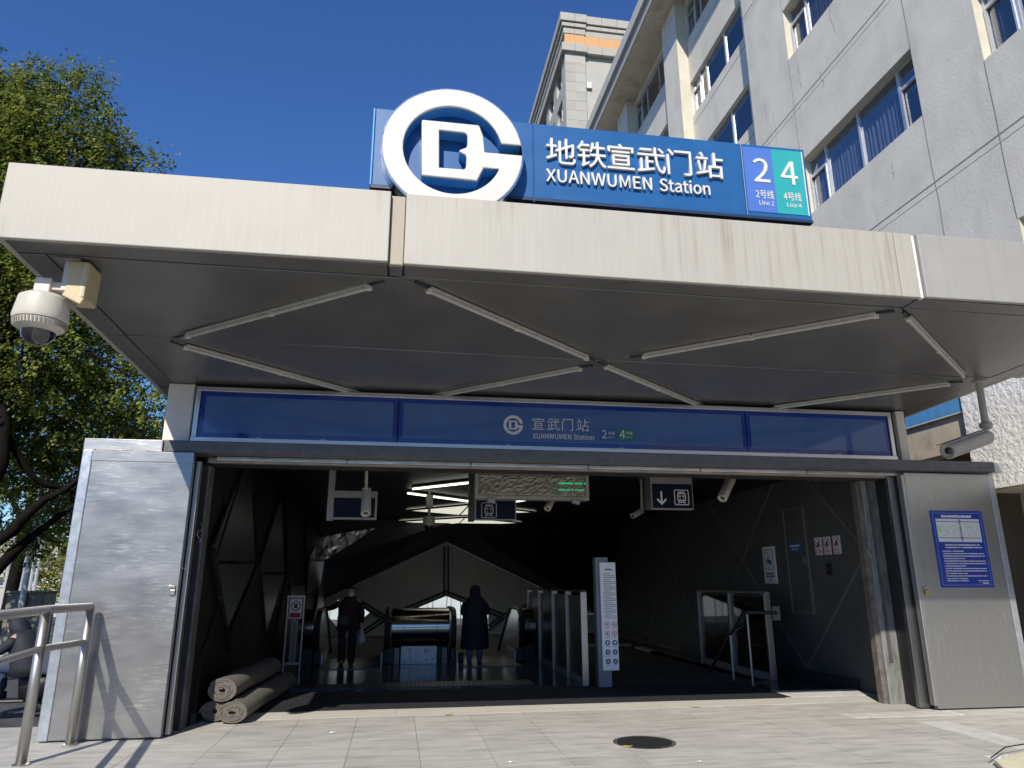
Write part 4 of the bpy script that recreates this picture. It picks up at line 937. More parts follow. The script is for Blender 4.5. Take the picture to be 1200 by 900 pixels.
for k, (yc, lab) in enumerate(((11.81, 'red and white prohibition sign nearest the service door'), (11.545, 'middle red and white prohibition sign beside the service door'), (11.265, 'red and white prohibition sign farthest from the service door'))):
    t = wall_sign('prohibition_sign', lab, yc-.105, yc+.105, 2.11, 2.41, BOARD, group='prohibition signs on the right wall', th=.012)
    xq = XW-.0125
    MB().box((xq-.002, yc-.09, 2.125), (xq, yc+.09, 2.195)).build('red_band', RED, t); bars_yz(t, yc+.08, yc-.08, (2.165, 2.135), xq-.002, BOARD, .018, 'band_text', (.9, 1))
    ringm = MB().lathe((xq, yc, 2.305), (-1, 0, 0), [(.08, 0), (.092, 0), (.092, .002), (.08, .002)], 24, False); ringm.build('ring', RED, t)
    MB().prism([(xq, yc-.055-.006, 2.36-.006), (xq, yc-.055+.006, 2.36+.006), (xq, yc+.055+.006, 2.25+.006), (xq, yc+.055-.006, 2.25-.006)], (-.003, 0, 0)).build('slash', RED, t)
    MB().prism([(xq, yc-.04, 2.25), (xq, yc+.04, 2.25), (xq, yc+.03, 2.31), (xq, yc, 2.35), (xq, yc-.035, 2.31)], (-.0015, 0, 0)).build('figure', PRINTD, t)
sw = thing('key_switch', 'small black key switch box below the prohibition signs', 'switch', (XW, 11.56, 1.77)); MB().box((XW-.03, 11.5, 1.77), (XW, 11.62, 1.96)).build('box', BLACK, sw, bevel=.005); MB().lathe((XW-.03, 11.56, 1.86), (-1, 0, 0), [(.015, 0), (.015, .01)], 12).build('key_barrel', RAIL, sw)

# ------------------------------------------------------------------ blue notice on the right door
no = thing('blue_notice', 'blue protection zone notice with a white map on the right steel door', 'notice', (7.96, 9.26, 1.57))
nx0, nx1, nz0, nz1 = 7.545, 8.38, 1.575, 2.64; yn = 9.262
MB().box((nx0, yn, nz0), (nx1, yn+.007, nz1)).build('sheet', PBLUE, no)
def bx_(x0, x1, z0, z1, m, n, p, k=1): return MB().box((x0, yn-.001*k-.001, z0), (x1, yn-.001*k, z1)).build(n, m, p)
fr = MB()
for p in ((nx0+.03, nx1-.03, nz0+.03, nz0+.037), (nx0+.03, nx1-.03, nz1-.037, nz1-.03), (nx0+.03, nx0+.037, nz0+.038, nz1-.038), (nx1-.037, nx1-.03, nz0+.038, nz1-.038)): fr.box((p[0], yn-.002, p[2]), (p[1], yn-.001, p[3]))
fr.build('border', mat('border_blue', (.15, .25, .55), .4), no)
mp = bx_(nx0+.07, nx1-.07, nz1-.44, nz1-.115, PMAP, 'map', no)
for z in (nz1-.16, nz1-.39): bx_(nx0+.08, nx1-.08, z, z+.012, PVIO, 'map_line', mp, 3)
bx_(7.985, 8.0, nz1-.435, nz1-.12, PVIO, 'map_line', mp, 5)
for z in (nz1-.154, nz1-.384): MB().lathe((7.992, yn-.007, z), (0, -1, 0), [(.024, 0), (.024, .001)], 12).build('map_node', PVIO, mp)
bl = MB()
for k in range(70): x, z = random.uniform(nx0+.09, nx1-.1), random.uniform(nz1-.36, nz1-.18); bl.box((x, yn-.0035, z), (x+random.uniform(.01, .035), yn-.003, z+.008))
tag(bl.build('map_marks', mat('map_mark', (.36, .42, .38), .6), mp), kind='stuff'); bx_(nx0+.09, nx0+.14, nz1-.3, nz1-.22, PGREEN, 'map_park', mp, 3)
def lines(rows, h, m, name):
    mb = MB()
    for x0, x1, z in rows:
        x = x0
        while x < x1: l = random.choice((.6, .8, .9, .95))*h; mb.box((x, yn-.002, z), (x+l, yn-.001, z+h*random.uniform(.8, 1))); x += l+h*.22+(h*.7 if random.random() < .06 else 0)
    tag(mb.build(name, m, no), kind='stuff')
lines([(nx0+.17, nx1-.2, nz1-.095)], .034, PRINT, 'title')
lines([(nx0+.16, nx1-.13, nz1-.49), (nx0+.16, nx1-.11, nz1-.525)], .018, PRINT, 'heading')
lines([(nx0+.1+.01*(k % 2), nx1-(.08 if k % 3 else .4), nz1-.575-.034*k) for k in range(11)], .014, PRINT, 'text_lines')
lines([(nx0+.1, nx0+.42, nz0+.115), (nx0+.1, nx0+.44, nz0+.085), (nx1-.24, nx1-.07, nz0+.085)], .013, PRINT, 'footer')
bx_(nx1-.21, nx1-.18, nz0+.045, nz0+.07, RED, 'footer_mark', no); lines([(nx1-.17, nx1-.08, nz0+.05)], .02, PRINT, 'footer_name')

# ------------------------------------------------------------------ info post, fences, stairs
ip = thing('information_post', 'grey post carrying a tall white passenger rules board', 'sign', (3.5, 12.15, 0))
MB().box((3.36, 12.13, 0), (3.585, 12.30, 2.07)).build('post', POSTG, ip, bevel=.006)
MB().box((3.425, 12.08, .265), (3.70, 12.126, 1.985)).build('board', BOARD, ip, bevel=.006)
yp_ = 12.079
mb = MB()
for k in range(24):
    z = 1.79-.031*k; x = 3.47+(.0 if k % 2 == 0 else .015)
    while x < (3.675 if k % 3 else 3.60): l = random.uniform(.01, .022); mb.box((x, yp_-.001, z), (x+l, yp_, z+.013)); x += l+.004
tag(mb.build('text_lines', mat('text_grey', (.22, .23, .25), .6), ip), kind='stuff')
mb = MB(); x = 3.51
while x < 3.62: mb.box((x, yp_-.001, 1.855), (x+.02, yp_, 1.88)); x += .026
tag(mb.build('title', PRINTD, ip), kind='stuff')
for r in range(5):
    for c in range(2):
        cx, cz = 3.515+.125*c, .985-.145*r
        if r < 2:
            MB().lathe((cx, yp_, cz), (0, -1, 0), [(.036, 0), (.045, 0), (.045, .001), (.036, .001)], 20, False).build('pictogram_ring', RED, ip); MB().box((cx-.014, yp_-.001, cz-.016), (cx+.012, yp_, cz+.014)).build('pictogram', PRINTD, ip)
        else:
            g = MB().lathe((cx, yp_, cz), (0, -1, 0), [(.044, 0), (.044, .001)], 20).build('pictogram', PBLUE2, ip); MB().box((cx-.012, yp_-.0025, cz-.02), (cx+.014, yp_-.0015, cz+.02)).build('figure', mat('picto_yellow', (.5, .55, .35), .6) if r > 2 else BOARD, g)
        MB().box((cx-.04, yp_-.001, cz-.066), (cx+.04, yp_, cz-.058)).build('caption', mat('text_grey', (.2,)*3), ip)
def fence(name, lab, X, ys, h, m, top):
    t = thing(name, lab, 'fence', (X, ys[0], 0))
    for i, y in enumerate(ys):
        MB().box((X-.055, y-.03, 0), (X+.055, y+.03, h)).build('post', RAIL, t, bevel=.006)
        bt = MB()
        for z in (.08, .2, h-.42, h-.07):
            for s in (-.025, .025): bt.lathe((X+s, y-.03, z), (0, -1, 0), [(.008, 0), (.008, .006)], 8)
        tag(bt.build('bolts', DARKST, t), kind='stuff')
        if i: MB().box((X-.006, ys[i-1]+.04, .12), (X+.006, y-.04, h-.06)).build('panel', m, t); MB().box((X-.02, ys[i-1]+.04, 0), (X+.02, y-.04, .11)).build('kick_plate', SIGNF, t)
    MB().box((X-.035, ys[0]-.05, h), (X+.035, ys[-1]+.05, h+.03)).build('top_rail', RAIL if top else DARKST, t)
    return t
f1 = fence('stair_fence', 'steel post fence with dark mesh panels between escalators and stairs', 3.2, (12.38, 13.5, 14.72, 16.15, 17.5), 1.5, PERF, 0)
MB().tube([(3.23, 12.38, 1.14), (3.4, 12.34, 1.14)], .022, 8).build('stub_rail', RAIL, f1)
f2 = fence('stair_fence', 'glass panelled steel fence along the right side of the stairs', 6.6, (12.46, 13.9, 15.4), 1.46, TGLASS, 1)
MB().box((6.68, 12.44, 1.0), (6.83, 12.5, 1.24)).build('control_plate', RAIL, f2)
stt = thing('stairway', 'stairs going down between the two fences in the hall', 'stairs', (4.9, 12.5, 0))
for k in range(16): MB().box((3.36, 12.5+.30*k, -.16*(k+1)-.2), (6.49, 12.5+.30*(k+1)-.003, -.16*(k+1))).build('step', FLOOR, stt)
for (x0, x1) in ((6.5, 6.7), (3.15, 3.355)):
    for k in range(9):
        for r in range(5): MB().box((x0, 12.5+.8*k+.004+(.4 if r % 2 else 0), -.42*(r+1)-.005), (x1-.0, 12.5+.8*(k+1)-.002+(.4 if r % 2 else 0), -.42*r-.01)).build('tile', TILEB, stt)
MB().box((3.3, 20.4, -4), (6.6, 20.6, 0)).build('end_wall', TILEB, stt)
h2_ = thing('stair_handrail', 'dark handrail on two thin posts running down the stairs', 'handrail', (6.2, 12.4, 0))
MB().tube([(6.72, 12.36, 1.13), (6.2, 12.42, 1.14), (6.17, 12.55, 1.12), (6.15, 15.6, -1.05)], .03, 10).build('rail', DARKST, h2_)
for y, z, b_ in ((12.45, 1.13, 0), (13.1, .72, -.32)): MB().tube([(6.2 if z > 1 else 6.16, y, b_), (6.2 if z > 1 else 6.16, y, z)], .022, 10).build('post', RAIL, h2_)

# ------------------------------------------------------------------ no-entry stand by the left wall
ns = thing('notice_stand', 'steel stand with a red prohibition sign by the left escalator', 'sign', (-1.93, 15.3, 0))
for x in (-2.08, -1.77): MB().tube([(x, 15.3, 0), (x, 15.3, 1.39)], .022, 10).build('post', RAIL, ns)
MB().box((-2.1, 15.28, 1.38), (-1.75, 15.32, 1.42)).build('top_bar', RAIL, ns); MB().box((-2.06, 15.28, .13), (-1.79, 15.32, .17)).build('bottom_bar', RAIL, ns)
bo = MB().box((-2.04, 15.26, .98), (-1.80, 15.279, 1.35)).build('board', BOARD, ns)
MB().lathe((-1.92, 15.259, 1.22), (0, -1, 0), [(.075, 0), (.093, 0), (.093, .002), (.075, .002)], 24, False).build('ring', RED, bo); MB().prism([(-1.985, 15.2595, 1.28), (-1.975, 15.2595, 1.29), (-1.855, 15.2595, 1.16), (-1.865, 15.2595, 1.15)], (0, -.003, 0)).build('slash', RED, bo)
MB().box((-1.95, 15.258, 1.18), (-1.89, 15.26, 1.26)).build('figure', PRINTD, bo); MB().box((-2.02, 15.257, 1.0), (-1.82, 15.26, 1.09)).build('red_band', RED, bo)
st_ = MB().box((-1.98, 15.27, .18), (-1.86, 15.285, .96)).build('strip_board', mat('dim_board', (.3, .31, .31), .6), ns)
mb = MB()
for k in range(26): mb.box((-1.965, 15.266, .2+.028*k), (-1.875, 15.2695, .212+.028*k))
tag(mb.build('text_lines', PRINTD, st_), kind='stuff')

# ------------------------------------------------------------------ escalators
def escalator(lab, xl, xr, dirn):
    t = thing('escalator', lab, 'escalator', ((xl+xr)/2, 16.3, 0), 'escalators in the hall')
    prof = [(16.35, .02), (16.35, .25), (16.22, .45), (16.17, .72), (16.25, .93), (16.42, 1.03), (16.7, 1.06), (17.6, 1.06), (18.3, .72), (25.6, -3.5), (25.6, -4.4), (18.2, -.2), (17.5, .02)]
    for s, x in ((1, xl), (-1, xr)):
        MB().prism([(x-.02, y, z) for y, z in prof], (.04, 0, 0)).build('balustrade', mat('balustrade_steel', (.42, .42, .42), .22, .95, .1, 2), t)
        hp = [(16.36, .30), (16.21, .47), (16.155, .72), (16.235, .95), (16.41, 1.06), (16.7, 1.10), (17.6, 1.10), (18.32, .76), (25.6, -3.44)]
        lo = []
        for i, (y, z) in enumerate(hp):
            a, b = hp[max(0, i-1)], hp[min(len(hp)-1, i+1)]; d = Vector((0, b[0]-a[0], b[1]-a[1])).normalized(); n = Vector((0, -d.z, d.y))
            c = Vector((x, y, z)); lo.append([c+Vector((u, 0, 0))+n*v for u, v in ((-.055, -.02), (-.055, .02), (-.03, .035), (.03, .035), (.055, .02), (.055, -.02))])
        MB().ring(lo).build('handrail', BLACK, t)
        MB().box((x-.07, 16.30, .01), (x+.07, 16.75, .30)).build('newel_base', BLACK, t, bevel=.02)
        MB().box((x+s*.08, 16.5, .0), (x+s*.11, 17.6, .22)).build('skirt', RAIL, t)
        MB().prism([(x+s*.024, 16.26, .66), (x+s*.024, 16.26, .9), (x+s*.024, 16.5, .9), (x+s*.024, 16.5, .35), (x+s*.024, 16.4, .35)], (s*.003, 0, 0)).build('warning_label', mat('warning_red', (.2, .02, .02), .5), t)
    MB().box((xl+.12, 15.5, 0), (xr-.12, 16.9, .008)).build('comb_plate', mat('comb_plate', (.14, .15, .16), .35, .8, .2, 5, bump=.002, bscale=60), t)
    for k in range(10):
        y = 16.9+.4*k; z = -.2*max(0, k-1)-.002
        MB().box((xl+.12, y, z-.22), (xr-.12, y+.397, z)).build('step', mat('step_metal', (.08, .08, .085), .4, .7), t)
    return t
escalator('left escalator with a person stepping off at its top', -1.56, -.12, 1)
escalator('right escalator with a person in a long coat stepping on', 1.30, 2.78, -1)
def drum(lab, x0, x1, plate_):
    t = thing('escalator_cover', lab, 'cover panel', ((x0+x1)/2, 16.5, 0), 'drum covers beside the escalators')
    pts = [(16.62+.40*math.cos(a), .72+.40*math.sin(a)) for a in [math.radians(80+i*12) for i in range(17)]]+[(17.6, .33), (17.6, 1.1)]
    n = 3 if plate_ else 1
    for i in range(n):
        a, b = x0+(x1-x0)*(0, .2, .78, 1)[i] if n == 3 else x0, x0+(x1-x0)*(0, .2, .78, 1)[i+1] if n == 3 else x1
        o = MB().prism([(a+.004, y, z) for y, z in pts], (b-a-.008, 0, 0)).build('drum', mat('drum_steel', (.40, .38, .34), .16, 1., .1, 2), t); smooth_angle(o, 25)
    if plate_:
        p = MB().box((x0+.22, 16.24, .0), (x1-.27, 16.3, .36)).build('access_plate', mat('pale_plate', (.42, .43, .43), .4, .6, .15, 5), t)
        rv = MB()
        for k in range(24): rv.lathe((random.choice((x0+.27, x0+.4, x1-.33, x1-.5))+random.uniform(-.03, .03), 16.24, .04+.28*random.random()), (0, -1, 0), [(.012, 0), (.012, .008)], 8)
        tag(rv.build('rivets', DARKST, p), kind='stuff')
        for a in (x0+.08, x1-.15): MB().box((a, 16.26, .0), (a+.1, 16.32, .32)).build('leg_plate', SIGNF, t)
    MB().box((x0, 16.36, .0), (x1, 17.6, .33)).build('base', BLACK, t)
drum('wide barrel shaped steel cover between the two escalators', -.03, 1.21, True)
drum('narrow barrel shaped steel cover at the right end against the fence', 2.86, 3.1, False)
drum('narrow barrel shaped steel cover behind the notice stand at the left', -1.95, -1.65, False)

# ------------------------------------------------------------------ rolled carpets
def roll(lab, a, b, r, sq=.86, ph=0.):
    t = thing('carpet_roll', lab, 'carpet roll', a, 'rolled up carpets stacked inside the entrance')
    a, b = Vector(a), Vector(b); d = (b-a).normalized(); u = d.cross(Vector((0, 0, 1))).normalized(); v = u.cross(d)
    N = 150; turns = 5.2; pin, pout = [], []
    for i in range(N+1):
        f = i/N; th = ph+f*turns*2*math.pi; rr = .035+(r-.035-.013)*f+.004*math.sin(th*2.3+ph)
        pin.append((rr-.0125, th)); pout.append((rr+.0125, th))
    prof = pin+pout[::-1]
    def P(rr, th, c, k): 
        q = Vector((rr*math.cos(th), rr*math.sin(th)*sq)); return c+u*q.x*k+v*q.y*k
    n = len(prof); mb = MB(); cs_ = [a, a+d*.01, a.lerp(b, .33)+Vector((0, 0, .012)), a.lerp(b, .66)+Vector((0, 0, -.006)), b]
    for j, c in enumerate(cs_): mb.v += [tuple(P(rr, th, c, (.985 if j == 0 else 1))) for rr, th in prof]
    for j in range(len(cs_)-1):
        for i in range(n): k = (i+1) % n; mb.f.append((j*n+i, j*n+k, (j+1)*n+k, (j+1)*n+i))
    for i in range(N):
        mb.f.append((i, i+1, n-2-i, n-1-i)[::-1]); o = (len(cs_)-1)*n; mb.f.append((o+i, o+i+1, o+n-2-i, o+n-1-i))
    o = mb.build('carpet', CARPET, t); smooth_angle(o, 40)
    MB().prism([P(r*.8, 2*math.pi*k/20, a+d*.05, 1) for k in range(20)], d*.02).build('core_shade', CARPETD, t)  # dark disc stands for the shade between the turns of the roll
roll('rolled carpet lying right on the floor, nearest the threshold', (-1.90, 9.84, .135), (-1.70, 12.8, .135), .195, .68, .3)
roll('rolled carpet lying on the floor against the left column', (-2.135, 9.99, .13), (-2.12, 12.6, .13), .185, .68, 2.)
roll('rolled carpet on top of the other two', (-2.06, 9.93, .375), (-1.93, 12.7, .36), .195, .72, 1.2)

# ------------------------------------------------------------------ people
def hand(J, E_, wrist_i, wp, d, n, s=1.):
    """palm and five fingers grown from the wrist joint; d = direction of the fingers, n = palm normal"""
    d = Vector(d).normalized(); n = Vector(n).normalized(); sd = d.cross(n).normalized(); wp = Vector(wp)
    J.append((wp+d*.05*s, (.030*s, .016*s))); pi = len(J)-1; E_.append((wrist_i, pi))
    for k, (o, L) in enumerate(((-.030, .060), (-.010, .072), (.010, .068), (.028, .052))):
        b = wp+d*.09*s+sd*o*s; J.append((b, .0095*s)); E_.append((pi, len(J)-1))
        c = b+(d*.7+n*.5)*L*.5*s; J.append((c, .0085*s)); E_.append((len(J)-2, len(J)-1))
        e = c+(d*.2+n*.9)*L*.5*s; J.append((e, .007*s)); E_.append((len(J)-2, len(J)-1))
    b = wp+d*.035*s+sd*-.04*s; J.append((b, .011*s)); E_.append((pi, len(J)-1)); J.append((b+(d*.6-sd*.5+n*.4).normalized()*.045*s, .009*s)); E_.append((len(J)-2, len(J)-1))
def head(t, c, face, hair_m, h=.225):
    """head with features; c = head centre, face = facing direction"""
    c = Vector(c); f = Vector(face).normalized(); r = f.cross(Vector((0, 0, 1))).normalized(); u = r.cross(f)
    loops = []
    for k, (z, a, b, o) in enumerate(((-.52, .16, .2, .18), (-.46, .30, .34, .10), (-.36, .40, .44, .05), (-.2, .49, .52, .01), (0, .55, .59, 0), (.18, .56, .62, -.02), (.34, .50, .55, -.03), (.45, .34, .38, -.04), (.51, .12, .14, -.04))):
        loops.append([c+u*z*h+r*math.cos(q)*a*h*.66+f*(math.sin(q)*b*h*.70+o*h) for q in (2*math.pi*j/20 for j in range(20))])
    hd = MB().ring(loops).build('head', SKIN, t, True)
    MB().prism([c+f*.085+u*.02+r*.008, c+f*.085+u*.02-r*.008, c+f*.088-u*.028-r*.016, c+f*.088-u*.028+r*.016], f*.018).build('nose', SKIN, hd, True, .004)
    for s in (-1, 1):
        MB().lathe(c+f*.083+r*.031*s+u*.012, f, [(.011, 0), (.008, .005)], 10).build('eye', BLACK, hd); MB().lathe(c+r*.076*s-u*.005, r*s, [(.028, -.01), (.024, .012), (.01, .014)], 10).build('ear', SKIN, hd, True)
    MB().prism([c+f*.08-u*.055+r*.022, c+f*.08-u*.055-r*.022, c+f*.08-u*.064-r*.018, c+f*.08-u*.064+r*.018], f*.008).build('mouth', mat('lips', (.3, .12, .1), .5), hd)
    return hd
def body(t, base, fx, feet, knees, hips, chest, shoulders, elbows, wrists, hd, hands, s=1.):
    """one continuous skin: pelvis, spine, neck, legs with feet, arms with hands"""
    J = [(Vector(hips), (.13*s, .10*s)), (Vector(hips).lerp(Vector(chest), .5), (.12*s, .09*s)), (Vector(chest), (.14*s, .10*s)), (Vector(chest)+(Vector(hd)-Vector(chest))*.55, .05*s), (Vector(hd), .055*s)]
    E_ = [(0, 1), (1, 2), (2, 3), (3, 4)]
    for i in range(2):
        k = len(J); J.extend([(Vector(knees[i]).lerp(Vector(hips), .75)+Vector((.0, 0, -.03)), .085*s), (Vector(knees[i]), .058*s), (Vector(feet[i])+Vector((0, 0, .07)), .040*s), (Vector(feet[i])+Vector(fx)*.14+Vector((0, 0, .03)), (.038*s, .028*s))])
        E_ += [(0, k), (k, k+1), (k+1, k+2), (k+2, k+3)]
        k = len(J); J += [(Vector(shoulders[i]), .058*s), (Vector(elbows[i]), .042*s), (Vector(wrists[i]), .029*s)]; E_ += [(2, k), (k, k+1), (k+1, k+2)]
        if hands: hand(J, E_, k+2, wrists[i], hands[i][0], hands[i][1], s)
    return skin('body', J, E_, SKIN, t, 1, 0)
# woman in a long hooded coat, seen from behind, stepping on to the escalator
wx, wy = 1.775, 16.4
wm = thing('person', 'person in long dark hooded coat and jeans seen from behind at the right escalator', 'person', (wx, wy, 0))
V = lambda x, y, z: Vector((wx+x, wy+y, z))
body(wm, 0, (0, 1, 0), (V(-.11, 0, .01), V(.11, .03, .01)), (V(-.11, .03, .42), V(.11, .05, .42)), V(0, 0, .82), V(0, .02, 1.18), (V(-.17, 0, 1.28), V(.17, 0, 1.28)), (V(-.26, .02, 1.02), V(.26, .02, 1.02)), (V(-.1, .2, .98), V(.1, .2, .98)), V(0, .05, 1.47), ((Vector((1, .1, 0)), Vector((0, -1, 0))), (Vector((-1, .1, 0)), Vector((0, -1, 0)))))
head(wm, V(0, .06, 1.475), (0, 1, -.25), HAIR)
co = MB().ring(loft([(wx, wy, z, a, b) for z, a, b in ((.28, .305, .21), (.30, .31, .215), (.45, .305, .21), (.62, .30, .20), (.8, .285, .185), (.95, .275, .175), (1.1, .265, .17), (1.22, .25, .16), (1.3, .215, .14), (1.36, .14, .115), (1.40, .11, .11))], 28)).build('coat', COAT, wm, True)
for s in (-1, 1):
    skin('sleeve', [(V(s*.19, 0, 1.27), .075), (V(s*.245, .02, 1.14), .08), (V(s*.275, .03, 1.02), .078), (V(s*.2, .14, .98), .065), (V(s*.12, .2, .97), .055)], [(0, 1), (1, 2), (2, 3), (3, 4)], COAT, co, 2)
    for z0, z1, ra, rb_ in ((.02, .32, .062, .075),):
        MB().ring(loft([(wx+s*.11, wy+.01+(.02 if s > 0 else 0), z, r, r*1.05) for z, r in ((.055, .062), (.15, .066), (.30, .08))], 14)).build('jeans_leg', JEANS, wm, True)
    MB().ring(loft([(wx+s*.11, wy+.03+(.02 if s > 0 else 0), z, .05, .12) for z in (0.005, .04)]+[(wx+s*.11, wy+.01, .075, .045, .07)], 14)).build('shoe', mat('grey_shoe', (.12, .13, .15), .7), wm, True)
MB().ring(loft([(wx, wy+.03, z, a, b) for z, a, b in ((1.34, .15, .12), (1.40, .125, .12), (1.47, .125, .135), (1.54, .112, .125), (1.59, .085, .09), (1.615, .045, .045), (1.625, .012, .012))], 22)).build('hood', COAT, wm, True)
MB().ring(loft([(wx-.30, wy-.02, z, .06, .05) for z in (.0, .06, .16, .2)], 12)).build('dark_bag', BLACK, wm, True)
# man in maroon jacket, masked, coming off the other escalator
mx, my = -.95, 16.4
mn = thing('person', 'person in dark maroon jacket and white face mask at the left escalator', 'person', (mx, my, 0))
V = lambda x, y, z: Vector((mx+x, my+y, z))
body(mn, 0, (0, -1, 0), (V(-.1, -.05, .01), V(.1, .02, .01)), (V(-.1, -.05, .44), V(.1, -.02, .44)), V(0, 0, .83), V(.02, .0, 1.2), (V(-.16, 0, 1.3), V(.2, 0, 1.3)), (V(-.33, -.02, 1.16), V(.28, .02, 1.04)), (V(-.50, -.02, 1.12), V(.27, -.02, .80)), V(.02, -.03, 1.46), ((Vector((-1, 0, -.1)), Vector((0, 0, -1))), (Vector((0, -.1, -1)), Vector((-1, 0, 0)))))
head(mn, V(.02, -.045, 1.475), (-.1, -1, -.3), HAIR)
jk = MB().ring(loft([(mx+.01, my, z, a, b) for z, a, b in ((.68, .245, .165), (.72, .25, .17), (.9, .24, .165), (1.05, .235, .16), (1.18, .24, .155), (1.28, .215, .135), (1.34, .13, .105), (1.38, .085, .09))], 24)).build('jacket', MAROON, mn, True)
skin('sleeve', [(V(-.17, 0, 1.27), .075), (V(-.33, -.02, 1.16), .065), (V(-.48, -.02, 1.12), .05)], [(0, 1), (1, 2)], MAROON, jk, 2)
skin('sleeve', [(V(.2, 0, 1.27), .075), (V(.285, .02, 1.04), .066), (V(.275, -.02, .82), .05)], [(0, 1), (1, 2)], MAROON, jk, 2)
for s in (-1, 1):
    MB().ring(loft([(mx+s*.1, my-.02, z, r, r) for z, r in ((.05, .075), (.3, .08), (.55, .095), (.75, .11))], 14)).build('trouser_leg', TROUS, mn, True)
    MB().ring(loft([(mx+s*.1, my-.07, z, .048, .125) for z in (.005, .045)]+[(mx+s*.1, my-.03, .08, .045, .08)], 14)).build('shoe', BLACK, mn, True)
hp = V(.02, -.045, 1.475)
MB().ring(loft([(hp.x, hp.y+.01, z, a, b) for z, a, b in ((1.50, .088, .10), (1.545, .09, .103), (1.58, .075, .085), (1.6, .04, .045))], 20)).build('cap', HAIR, mn, True)
mk = [[Vector((hp.x+.072*math.sin(q)*k, hp.y-.012-.088*math.cos(q)*k, z)) for q in (math.radians(-80+16*j) for j in range(11))] for z, k in ((1.468, 1.0), (1.44, 1.06), (1.405, .98), (1.385, .85))]
MB().ring(mk, False, False).build('face_mask', MASKW, mn, True)
MB().ring(loft([(mx-.10, my-.19, z, a, b) for z, a, b in ((.80, .08, .035), (.83, .12, .05), (.97, .12, .05), (1.0, .10, .035))], 16)).build('shoulder_bag', BAGC, mn, True)
MB().tube([V(-.16, -.19, .98), V(-.05, -.17, 1.15), V(.1, -.12, 1.33), V(.14, .02, 1.37)], .012, 6).build('bag_strap', BAGC, mn)
MB().ring(loft([(mx+.30, my-.03, z, a, b) for z, a, b in ((.42, .02, .02), (.45, .07, .045), (.56, .075, .05), (.66, .03, .03), (.74, .012, .012))], 14)).build('plastic_bag', BAGW, mn, True)
# rider at the far left, bent over a scooter
rxp, ryp = -4.80, 11.0
rd = thing('person', 'person in black hooded coat sitting bent over a scooter beyond the handrail', 'person', (rxp, ryp, 0))
V = lambda x, y, z: Vector((rxp+x, ryp+y, z))
body(rd, 0, (-1, 0, 0), (V(-.30, -.14, .22), V(-.30, .14, .22)), (V(-.36, -.16, .60), V(-.36, .16, .60)), V(.02, 0, .62), V(-.08, 0, .92), (V(-.10, -.17, .98), V(-.10, .17, .98)), (V(-.27, -.2, .80), V(-.27, .2, .80)), (V(-.5, -.18, .86), V(-.5, .18, .86)), V(-.16, 0, 1.10), ((Vector((-1, 0, -.2)), Vector((0, 0, -1))), (Vector((-1, 0, -.2)), Vector((0, 0, -1)))))
head(rd, V(-.2, 0, 1.10), (-1, 0, -.5), HAIR)
jk = MB().ring([[V(cx+a*math.cos(q), b*math.sin(q), z) for q in (2*math.pi*j/22 for j in range(22))] for cx, z, a, b in ((.06, .48, .24, .26), (.05, .6, .25, .26), (.02, .75, .23, .25), (-.03, .9, .20, .24), (-.07, 1.0, .16, .19), (-.1, 1.06, .1, .1))]).build('coat', COAT, rd, True)
for s in (-1, 1):
    skin('sleeve', [(V(-.08, s*.18, .96), .08), (V(-.26, s*.21, .79), .072), (V(-.46, s*.19, .85), .052)], [(0, 1), (1, 2)], COAT, jk, 2)
    skin('trouser_leg', [(V(.0, s*.1, .6), .1), (V(-.36, s*.16, .6), .075), (V(-.30, s*.14, .27), .058)], [(0, 1), (1, 2)], mat('navy_trousers', (.03, .05, .10), .85), rd, 2)
    MB().ring(loft([(rxp-.36, ryp+s*.14, z, .13, .05) for z in (.19, .23)]+[(rxp-.31, ryp+s*.14, .28, .07, .045)], 14)).build('shoe', BLACK, rd, True)
MB().ring([[V(cx+a*math.cos(q), b*math.sin(q), z) for q in (2*math.pi*j/20 for j in range(20))] for cx, z, a, b in ((-.1, .99, .14, .13), (-.15, 1.08, .135, .12), (-.18, 1.16, .12, .11), (-.18, 1.21, .07, .07), (-.18, 1.225, .015, .015))]).build('hood', COAT, rd, True)
sc = thing('electric_scooter', 'dark electric scooter with a pale blue frame under the bent rider', 'scooter', (rxp-.2, ryp, 0))
for x in (rxp+.38, rxp-.78):
    wh = MB().ring([[Vector((x, ryp, .2))+Vector((math.cos(a), 0, math.sin(a)))*(.16+.04*math.cos(b_))+Vector((0, .035*math.sin(b_), 0)) for b_ in (2*math.pi*k/10 for k in range(10))] for a in (2*math.pi*j/28 for j in range(29))], False).build('wheel', BLACK, sc, True)
    smooth_angle(MB().lathe((x, ryp-.02, .2), (0, 1, 0), [(.02, 0), (.12, .01), (.125, .02), (.12, .03), (.02, .04)], 20).build('rim', RAIL, wh))
    MB().tube([Vector((x+.24*math.cos(a), ryp, .2+.24*math.sin(a))) for a in [math.radians(20+14*k) for k in range(10)]], .03, 8).build('mudguard', RAIL if x > rxp else SIGNF, sc)
CY = mat('pale_blue_frame', (.16, .45, .55), .35, .2)
MB().box((rxp-.55, ryp-.12, .16), (rxp+.1, ryp+.12, .2)).build('footboard', BLACK, sc, bevel=.02)
MB().ring([[V(cx+a*math.cos(q), b*math.sin(q), z) for q in (2*math.pi*j/16 for j in range(16))] for cx, z, a, b in ((.18, .2, .2, .12), (.2, .38, .25, .14), (.2, .46, .26, .13), (.16, .48, .2, .1))]).build('seat', BLACK, sc, True)
MB().tube([V(-.52, 0, .2), V(-.62, 0, .55), V(-.66, 0, .8)], .035, 10).build('steering_column', CY, sc); MB().tube([V(-.78, 0, .2), V(-.68, 0, .5)], .025, 8).build('fork', CY, sc)
